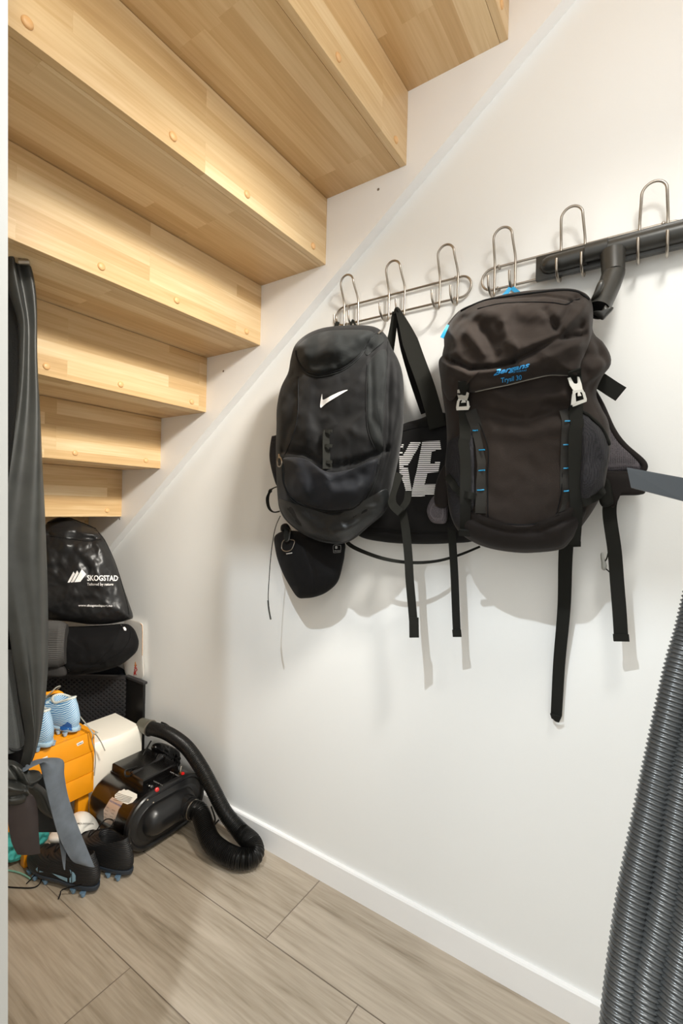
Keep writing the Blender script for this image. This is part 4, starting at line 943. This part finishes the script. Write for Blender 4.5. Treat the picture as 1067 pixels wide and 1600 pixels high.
def carrier():
    q = crop(0, 780, 4.0); D = DC
    t = thing('carrier_bag', 'black carrier bag with white mountain logo and lettering, topping the pile under the stairs', 'bag', dpt(140, 975, 1.72))
    out = q((285, 160), (300, 140), (360, 115), (430, 120), (500, 145), (590, 185), (640, 230), (670, 280), (700, 350), (740, 450), (775, 560), (810, 660), (832, 730), (815, 748), (700, 775), (560, 780), (430, 762), (300, 752), (150, 740), (140, 500), (180, 300), (240, 200))
    folds = [(q((310, 215), (420, 240), (520, 240), (620, 240)), 3, -.010), (q((330, 190), (480, 190), (600, 215)), 4, .008), (q((420, 280), (520, 330), (600, 400), (620, 500)), 9, .012), (q((330, 420), (420, 430), (450, 330)), 8, -.008), (q((460, 300), (560, 420), (560, 460)), 5, -.008), (q((600, 260), (640, 330), (650, 420)), 5, .006),
             (q((360, 640), (450, 560), (550, 560), (620, 500)), 10, .008), (q((320, 540), (420, 520)), 8, -.007), (q((300, 300), (330, 420), (420, 500)), 6, .006), (q((500, 620), (640, 560)), 8, -.005), (q((300, 170), (330, 240)), 4, -.008), (q((500, 150), (480, 190)), 3, -.006), (q((570, 290), (580, 240)), 3, -.006)]
    b = puff('body', out, lambda u, v: dpt(u, v, 1.76), D, .10, mat('black coated cloth', (30, 30, 31), .38, bump=.25, bscale=140, var=.15, vscale=18), t, n=150, K=44, a=3, b=.55, folds=folds, nz=(.009, 16, .001, 50), back=(-D, .07))
    f = caster([b], lambda u, v: dpt(u, v, 1.8))
    seam('drawstring', q((300, 150), (420, 122), (520, 150), (600, 185)), f, .002, PIPE, t, .004); seam('edge_seam', q((600, 190), (660, 270), (720, 400), (770, 560), (800, 680), (806, 745)), f, .0016, PIPE, t, .0)
    seam('hem', q((312, 232), (420, 245), (540, 262), (630, 250)), f, .0014, PIPE, t)
    P = lambda u, v: f(u, v, .0012)
    decal('mountain_logo', [q((422, 521), (460, 452), (469, 466), (437, 520)), q((443, 520), (483, 445), (492, 462), (459, 519)), q((465, 519), (511, 437), (538, 468), (503, 516))], P, PRINT_W, t, 2)
    text('brand_text', 'SKOGSTAD', 136.2, 907.2, 8.4, -.5, P, PRINT_W, t, bold=.022, u2=184); text('trade_mark', 'o', 184.4, 903, 1.6, 0, P, PRINT_W, t)
    text('slogan_text', 'Tailored by nature', 136.2, 914.6, 4.0, -.3, P, PRINT_W, t, bold=.01, u2=177); text('web_text', 'www.skogstadsport.no', 122.5, 947.5, 3.4, -.5, P, PRINT_W, t, bold=.01, u2=175.3)
carrier()
# ---- grooming dryer
def dryer():
    t = thing('grooming_dryer', 'glossy black pet grooming dryer on the floor with a flexible hose looping over it', 'grooming dryer', (.94, 1.36, 0))
    ya, yb = 1.255, 1.475; xc = .937; a = .058; r = .080; zc = .097
    def st(y, k=0, n=18, dz=0):
        P = []; R = r+k
        for j in range(n+1): th = -PI/2+PI*j/n; P.append(Vector((xc+a+R*math.cos(th), y, zc+dz+R*math.sin(th))))
        for j in range(n+1): th = PI/2+PI*j/n; P.append(Vector((xc-a+R*math.cos(th), y, zc+dz+R*math.sin(th))))
        return P
    bm = bmesh.new(); loft(bm, [st(yb+.012, -.035), st(yb+.010, -.018), st(yb+.002, -.006), st(yb-.008, -.002), st(ya+.014, -.002)]); bd = mk('housing', bm, GLOSS, t, ang=50)
    bm = bmesh.new(); loft(bm, [st(ya+.016, -.001), st(ya+.015, .0035), st(ya+.008, .0045), st(ya+.002, .0035), st(ya-.002, 0), st(ya-.003, -.006), st(ya+.001, -.010), st(ya-.004, -.024), st(ya-.006, -.026)]); cap = mk('end_cap', bm, GLOSS2, t, ang=30)
    # domed pod on the cap carrying the outlet
    def pod(k, y):
        P = []; n = 16; R = .043+k; x0, x1 = xc-.048, xc+.058
        for j in range(n+1): th = -PI/2+PI*j/n; P.append(Vector((x1+R*math.cos(th)*.7, y, zc+R*math.sin(th))))
        for j in range(n+1): th = PI/2+PI*j/n; P.append(Vector((x0+R*math.cos(th), y, zc+R*math.sin(th))))
        return P
    bm = bmesh.new(); loft(bm, [pod(.004, ya-.004), pod(.003, ya-.009), pod(0, ya-.014), pod(-.006, ya-.024), pod(-.016, ya-.033), pod(-.028, ya-.039), pod(-.038, ya-.041)]); mk('fan_cover', bm, GLOSS2, t, ang=50)
    # outlet collar pointing forward-right
    o0 = Vector((.980, ya-.012, zc+.002)); od = Vector((.12, -1, -.08)).normalized()
    bm = bmesh.new(); cyl(bm, o0, o0+od*.030, .036, .034, seg=32); cyl(bm, o0+od*.0302, o0+od*.042, .030, .030, seg=32); mk('outlet', bm, GLOSS2, t)
    bm = bmesh.new(); tube(bm, [o0+od*.046+(Vector((0, 0, 1))*math.cos(x)+Vector((1, .12, 0))*math.sin(x))*.0285 for x in [2*PI*k/16 for k in range(16)]], .0018, seg=8, n=50, closed=True); mk('clamp_ring', bm, STEEL, t)
    # control console on top
    zt = zc+r; bm = bmesh.new()
    def con(z, i): return [Vector(p) for p in ((xc-.062+i, ya+.045+i, z), (xc+.068-i, ya+.045+i, z), (xc+.068-i, yb-.004-i, z), (xc-.062+i, yb-.004-i, z))]
    loft(bm, [con(zt-.012, -.003), con(zt+.002, -.003), con(zt+.003, 0), con(zt+.024, .001), con(zt+.027, .004)]); cs = mk('control_console', bm, GLOSS, t, ang=30)
    f = caster([cs, bd, cap], lambda u, v: aZ(u, v, zt+.025))
    def rocker(nm, u, v, m, rr=.007):
        p = f(u, v, .0005); n_ = Vector((-.35, -.8, .5)).normalized(); bm = bmesh.new(); cyl(bm, p, p+n_*.004, rr, rr*.9, seg=18, dome=.001); mk(nm, bm, m, cs)
    rocker('power_switch', 245, 1234, mat('red switch', (190, 24, 20), .3)); rocker('fuse_cap', 237, 1230, GLOSS2, .006); rocker('indicator', 233, 1228, BUCKLE, .0022)
    p = f(281, 1209, 0); bm = bmesh.new(); cyl(bm, p, p+Vector((.002, -.004, .004)), .005, seg=12); mk('toggle_base', bm, mat('brass', (190, 140, 80), .35, 1), cs)
    bm = bmesh.new(); cyl(bm, p+Vector((0, 0, .003)), p+Vector((.008, .004, .020)), .0016, .0026, seg=10, dome=.002); mk('toggle_switch', bm, STEEL, cs)
    bm = bmesh.new(); q = f(285, 1209.5, 0); cyl(bm, q, q+Vector((0, -.003, .003)), .0055, seg=12); mk('indicator', bm, mat('red switch', (190, 24, 20), .3), cs)
    T_ = lambda u, v: f(u, v, .0008); GP = mat('grey print', (170, 168, 165), .5)
    text('console_text', 'LOW HI', 240, 1221, 2.2, -28, T_, GP, cs, bold=.01, u2=254); text('console_text', 'OFF ON', 265.5, 1206.5, 2.0, -28, T_, GP, cs, bold=.01, u2=279)
    for u, v in ((230.5, 1250), (239.5, 1254), (203.3, 1318.5)):
        p = f(u, v, 0); bm = bmesh.new(); cyl(bm, p, p+Vector((-.3, -.5, .8)).normalized()*.0015, .003, seg=12, dome=.001); mk('screw', bm, STEEL, t)
    # labels
    cc = crop(120, 1100, 3.442)
    L1_ = decal('white_label', [cc((193, 500), (228, 468), (240, 466), (255, 457), (262, 464), (276, 462), (336, 492), (300, 530), (272, 540), (240, 528))], T_, mat('paper white', (232, 230, 222), .6), t, 3)
    f2 = caster([bd], None); L2_ = decal('silver_label', [cc((178, 514), (192, 500), (250, 530), (225, 570), (195, 655), (127, 622), (145, 570))], T_, mat('silver sticker', (196, 180, 168), .35, .3), t, 3)
    DK = mat('dark ink', (50, 48, 46), .6); T2_ = lambda u, v: f(u, v, .0016)
    for i in range(5): decal('label_line', [cc((215+i*-4, 478+i*9), (300-i*4, 505+i*6), (299-i*4, 507+i*6), (214+i*-4, 480+i*9))], T2_, DK, L1_, 4)
    text('label_text', 'PETDRYER', 171.5, 1252.5, 3.4, -26, T2_, mat('blue ink', (84, 96, 150), .5), L2_, bold=.01, u2=190)
    for i, (s1, s2) in enumerate((('220V', '50Hz'), ('MODEL', '2400W'), ('NO.', 'AMP'), ('MADE', 'CE'))): text('label_text', s1, 166-i*1.6, 1261+i*5, 1.7, -26, T2_, DK, L2_, u2=171-i*1.4); text('label_text', s2, 175-i*1.6, 1265.5+i*5, 1.7, -26, T2_, DK, L2_, u2=180-i*1.6)
    # feet
    for x in (xc-.06, xc+.06):
        for y in (ya+.03, yb-.03): bbox('foot', (x-.012, y-.012, 0), (x+.012, y+.012, .0195), PLASTIC_D, t, .002)
    # flexible hose: rises behind, hugs the wall, runs down to the floor and back to the outlet
    hp = [aX(236, 1138, 1.03), aX(262, 1146, 1.035), aX(290, 1166, 1.035), aX(312, 1196, 1.03), aX(332, 1232, 1.03), aX(352, 1270, 1.035), aX(376, 1300, 1.04), aX(394, 1318, 1.035), aX(397, 1336, 1.015), aZ(376, 1342, .035), aZ(350, 1332, .04), aZ(328, 1312, .055), o0+od*.075, o0+od*.045]
    D_ = spline(hp, 300); L = sum((D_[i+1]-D_[i]).length for i in range(299)); n_ = int(L/.0052)*6; C = spline(hp, n_)
    bm = bmesh.new(); tube(bm, C, .027, seg=22, n=0, rfun=lambda s, i: (.0225+.004*min(1, max(0, (s-.5)/.15)))+(.0008+.0012*min(1, max(0, (s-.5)/.15)))*math.cos(2*PI*i/6)); hs = mk('flexible_hose', bm, HOSE_B, t, ang=80)
    g0 = hp[0]; gd = (hp[0]-hp[1]).normalized()
    bm = bmesh.new(); cyl(bm, g0+gd*.002, g0+gd*.055+Vector((0, 0, .004)), .027, .022, seg=24); mk('hose_cuff', bm, mat('smoky grey plastic', (96, 94, 84), .35), t)
    bm = bmesh.new(); s_ = gd.cross(Vector((0, 0, 1))).normalized(); uu = s_.cross(gd); tube(bm, [g0+gd*.002+(s_*math.cos(x)+uu*math.sin(x))*.026 for x in [2*PI*k/12 for k in range(12)]], .002, seg=8, n=36, closed=True); mk('hose_clamp', bm, STEEL, t)
    # power cord and its plug bundle lying on the console
    W = lambda u, v, z: aZ(u, v, z)
    tubeo('power_cord', [aX(252, 1129, 1.06), aX(262, 1134, 1.065), aX(280, 1152, 1.065), aX(300, 1172, 1.07), aX(318, 1190, 1.075), aX(316, 1205, 1.07)], .0035, PLASTIC_D, t, n=50, seg=8)
    tubeo('power_cord', [aY(236, 1158, 1.47), aY(228, 1172, 1.45), aY(219, 1190, 1.42), aY(214, 1200, 1.40), aY(232, 1199, 1.38), aY(250, 1186, 1.37), aY(257, 1180, 1.37), aY(260, 1200, 1.37), aY(255, 1212, 1.36)], .003, PLASTIC_D, t, n=80, seg=8)
    tubeo('power_cord', [aY(256, 1182, 1.38), aY(226, 1195, 1.39), aY(199, 1203, 1.38), aY(195, 1208, 1.375), aY(200, 1213, 1.37), aY(228, 1205, 1.37), aY(252, 1200, 1.36)], .003, PLASTIC_D, t, n=80, seg=8)
    tubeo('plug_grip', [aY(206, 1209, 1.365), aY(225, 1203, 1.365), aY(245, 1192, 1.37), aY(252, 1182, 1.38)], .010, mat('black rubber grip', (24, 24, 26), .35), t, n=20, seg=12, rfun=lambda s, i: .007+.006*s)
    puff('cord_bundle', [(236, 1168), (250, 1160), (275, 1170), (296, 1188), (300, 1202), (285, 1206), (262, 1200), (248, 1190)], lambda u, v: aY(u, v, 1.44), (-.2, -1, .4), .03, GLOSS, t, n=60, K=12, nz=(.012, 40), back=((0, 1, 0), .02))
    tubeo('power_cord', [aX(330, 1260, 1.06), aX(336, 1280, 1.07), aX(333, 1290, 1.05), aX(342, 1281, 1.07)], .0025, PLASTIC_D, t, n=30, seg=6)
dryer()
# ---- tied rubber sheet hanging at the left
def sheet():
    t = thing('rubber_sheet', 'black rubber sheet hanging from a hook under the stairs, knotted at its lower end', 'rubber sheet', aY(45, 800, 1.13)); Y = 1.13
    P = lambda u, v: aY(u, v, Y)
    strip('front_fold', [(2, 392), (6, 430), (16, 468), (24, 495), (27, 520), (26, 600), (18, 690), (8, 770), (0, 850), (4, 920), (14, 985), (24, 1050), (34, 1110), (40, 1150), (34, 1190), (26, 1215)], [(36, 392), (42, 410), (50, 440), (54, 480), (55.5, 560), (61, 640), (67, 740), (71, 800), (75.5, 900), (77, 1000), (75, 1060), (68, 1120), (60, 1160), (50, 1190), (34, 1218)], P, RUBBER, t, th=.0035, n=90, k=22,
          prof=lambda s, q: .016*math.sin(PI*q)+.010*math.sin(2*PI*q*1.2+5*s)*(1-s*.5)+.007*max(0, 1-s*6)*math.sin(3*PI*q)+(.016*math.exp(-((q-.2)/.16)**2)-.012*math.exp(-((q-.45)/.15)**2))*max(0, min(1, (s-.55)*4)))
    strip('rear_fold', [(-20, 396), (-25, 500), (-25, 700), (-20, 900)], [(20, 392), (18, 460), (30, 560), (32, 700), (30, 900)], lambda u, v: aY(u, v, Y+.03), BLK_COAT, t, th=.003, n=30, prof=lambda s, q: .01*math.sin(6*q+4*s))
    b0 = aY(29, 409, Y-.03); bm = bmesh.new(); cyl(bm, b0, b0+Vector((.016, -.010, .004)), .0060, seg=18); mk('peg', bm, STEEL, t)
    k = puff('knot', [(2, 1190), (20, 1188), (34, 1196), (44, 1206), (60, 1204), (62, 1212), (54, 1224), (42, 1232), (40, 1246), (30, 1256), (14, 1258), (0, 1250), (-8, 1220)], lambda u, v: aY(u, v, Y-.005), (0, -1, 0), .035, RUBBER, t, n=90, K=24, a=2.4, b=.6, back=((0, 1, 0), .03),
         folds=[([(12, 1195), (22, 1214)], 2.5, -.012), ([(22, 1192), (30, 1212)], 2.5, .010), ([(30, 1214), (60, 1207)], 3, .010), ([(32, 1222), (52, 1218)], 2.5, -.010), ([(0, 1214), (24, 1216)], 3, -.012), ([(0, 1222), (26, 1224), (34, 1232)], 4, .012), ([(10, 1240), (28, 1234)], 3, -.010), ([(36, 1226), (38, 1244)], 3, -.008)])
    strip('tail', [(28, 1205), (45, 1195), (58, 1189), (66, 1215), (78, 1265), (92, 1308), (112, 1344), (124, 1351)], [(40, 1196), (60, 1187), (98, 1187), (102, 1212), (108, 1245), (122, 1290), (137, 1330), (146, 1353)], lambda u, v: aY(u, v, Y-.02), RUBBER_G, t, th=.003, n=50, prof=lambda s, q: .010*math.sin(PI*q)+.006*math.sin(4*s+3*q))
    strip('tail', [(6, 1240), (10, 1262), (13, 1285), (18, 1315), (27, 1335)], [(34, 1238), (50, 1242), (58, 1262), (60, 1300), (62.5, 1333)], lambda u, v: aY(u, v, Y-.01), RUBBER_R, t, th=.003, n=40, prof=lambda s, q: .012*math.sin(PI*q)*(1-.6*s))
    strip('tail', [(30, 1226), (50, 1244), (62, 1266), (74, 1276)], [(44, 1220), (62, 1226), (74, 1240), (86, 1276)], lambda u, v: aY(u, v, Y+.02), RUBBER, t, th=.003, n=30, prof=lambda s, q: .014*math.sin(PI*q))
    strip('tail', [(60, 1206), (58, 1240), (60, 1300)], [(74, 1215), (88, 1260), (90, 1300)], lambda u, v: aY(u, v, Y+.04), BLK_COAT, t, th=.003, n=20)
    strip('tail', [(86, 1275), (92, 1310), (98, 1350), (100, 1359)], [(90, 1275), (104, 1312), (103, 1330), (101.5, 1359)], lambda u, v: aY(u, v, Y+.0), RUBBER_G, t, th=.002, n=20)
sheet()
def knit():
    t = thing('knee_support', 'grey knitted strap with black bound edge, hanging left of the rubber sheet', 'strap', aY(20, 1100, 1.16))
    strip('knit_panel', [(-15, 1012), (-12, 1090), (-8, 1180)], [(17, 1015), (27, 1090), (40, 1166)], lambda u, v: aY(u, v, 1.165), MESH_F, t, th=.006, n=30, prof=lambda s, q: .012*math.sin(PI*q))
    tubeo('bound_edge', [aY(42, 1146, 1.15), aY(41, 1162, 1.15), aY(32, 1171, 1.148), (aY(20, 1172, 1.15)), aY(12, 1166, 1.155)], .003, BLK_COAT, t, n=30, seg=8)
    puff('black_lining', [(12, 1150), (38, 1150), (42, 1165), (30, 1173), (16, 1171)], lambda u, v: aY(u, v, 1.17), (0, -1, 0), .01, BLK_SOFT, t, n=30, K=6)
    o = strip('black_jacket', [(-30, 470), (-40, 700), (-40, 1000), (-30, 1230)], [(26, 462), (34, 640), (36, 900), (48, 1190)], lambda u, v: aY(u, v, 1.22), BLK_SOFT, None, th=.02, n=50, prof=lambda s, q: .012*math.sin(9*q+3*s))
    tag(o, 'black garment hanging in the shade behind the rubber sheet', 'jacket')
knit()

# ================================================================ LIGHT
def point(name, loc, power, rad, col):
    l = bpy.data.lights.new(name, 'POINT'); l.energy = power; l.shadow_soft_size = rad; l.color = col
    o = bpy.data.objects.new(name, l); o.location = loc; COL.objects.link(o)
point('hall_ceiling_spot', (-.10, .41, 2.30), 74, .012, (.86, .945, 1))
point('closet_lamp', (.56, -.08, 1.95), 3.0, .08, (.98, .99, 1))
# fill spot added at the lamp's position to brighten the risers and deep end
l = bpy.data.lights.new('added_fill_beam', 'SPOT'); l.energy = 84; l.shadow_soft_size = .08; l.color = (1, .955, .87); l.spot_size = math.radians(66); l.spot_blend = 1
o = bpy.data.objects.new('added_fill_beam', l); o.location = (.56, -.08, 1.95); COL.objects.link(o)
o.rotation_euler = (Vector((1.0, 1.7, .50))-o.location).to_track_quat('-Z', 'Y').to_euler()
l = bpy.data.lights.new('added_fill_right_wall', 'SPOT'); l.energy = 13; l.shadow_soft_size = .08; l.color = (1, .975, .89); l.spot_size = math.radians(95); l.spot_blend = 1  # another added fill spot, lifts the middle of the right-hand wall
o = bpy.data.objects.new('added_fill_right_wall', l); o.location = (.56, -.08, 1.95); COL.objects.link(o)
o.rotation_euler = (Vector((1.1, .12, .85))-o.location).to_track_quat('-Z', 'Y').to_euler()
l = bpy.data.lights.new('added_soft_fill', 'AREA'); l.shape = 'DISK'; l.size = .7; l.energy = 26; l.color = (1, .92, .76)  # unseen soft disk outside the doorway, added as fill for the deep left wall
o = bpy.data.objects.new('added_soft_fill', l); o.location = (-.4, -1.1, 2.42); COL.objects.link(o)
o.rotation_euler = (Vector((.6, .9, .8))-o.location).to_track_quat('-Z', 'Y').to_euler()
l = bpy.data.lights.new('added_fill_far_end', 'SPOT'); l.energy = 92; l.shadow_soft_size = .1; l.color = (1, .955, .87); l.spot_size = math.radians(37); l.spot_blend = 1  # narrow fill spot, added to brighten the wall at the far end
o = bpy.data.objects.new('added_fill_far_end', l); o.location = (.56, -.08, 1.95); COL.objects.link(o)
o.rotation_euler = (Vector((1.08, 1.75, .52))-o.location).to_track_quat('-Z', 'Y').to_euler()
w = bpy.data.worlds.new('world'); S.world = w; w.use_nodes = True
bg = w.node_tree.nodes['Background']; bg.inputs['Color'].default_value = (.95, .965, .94, 1); bg.inputs['Strength'].default_value = 1.12
S.view_settings.view_transform = 'Standard'; S.view_settings.look = 'None'; S.view_settings.gamma = 1; S.view_settings.use_curve_mapping = False
S.view_settings.exposure = .3
S.cycles.max_bounces = 8; S.cycles.diffuse_bounces = 6
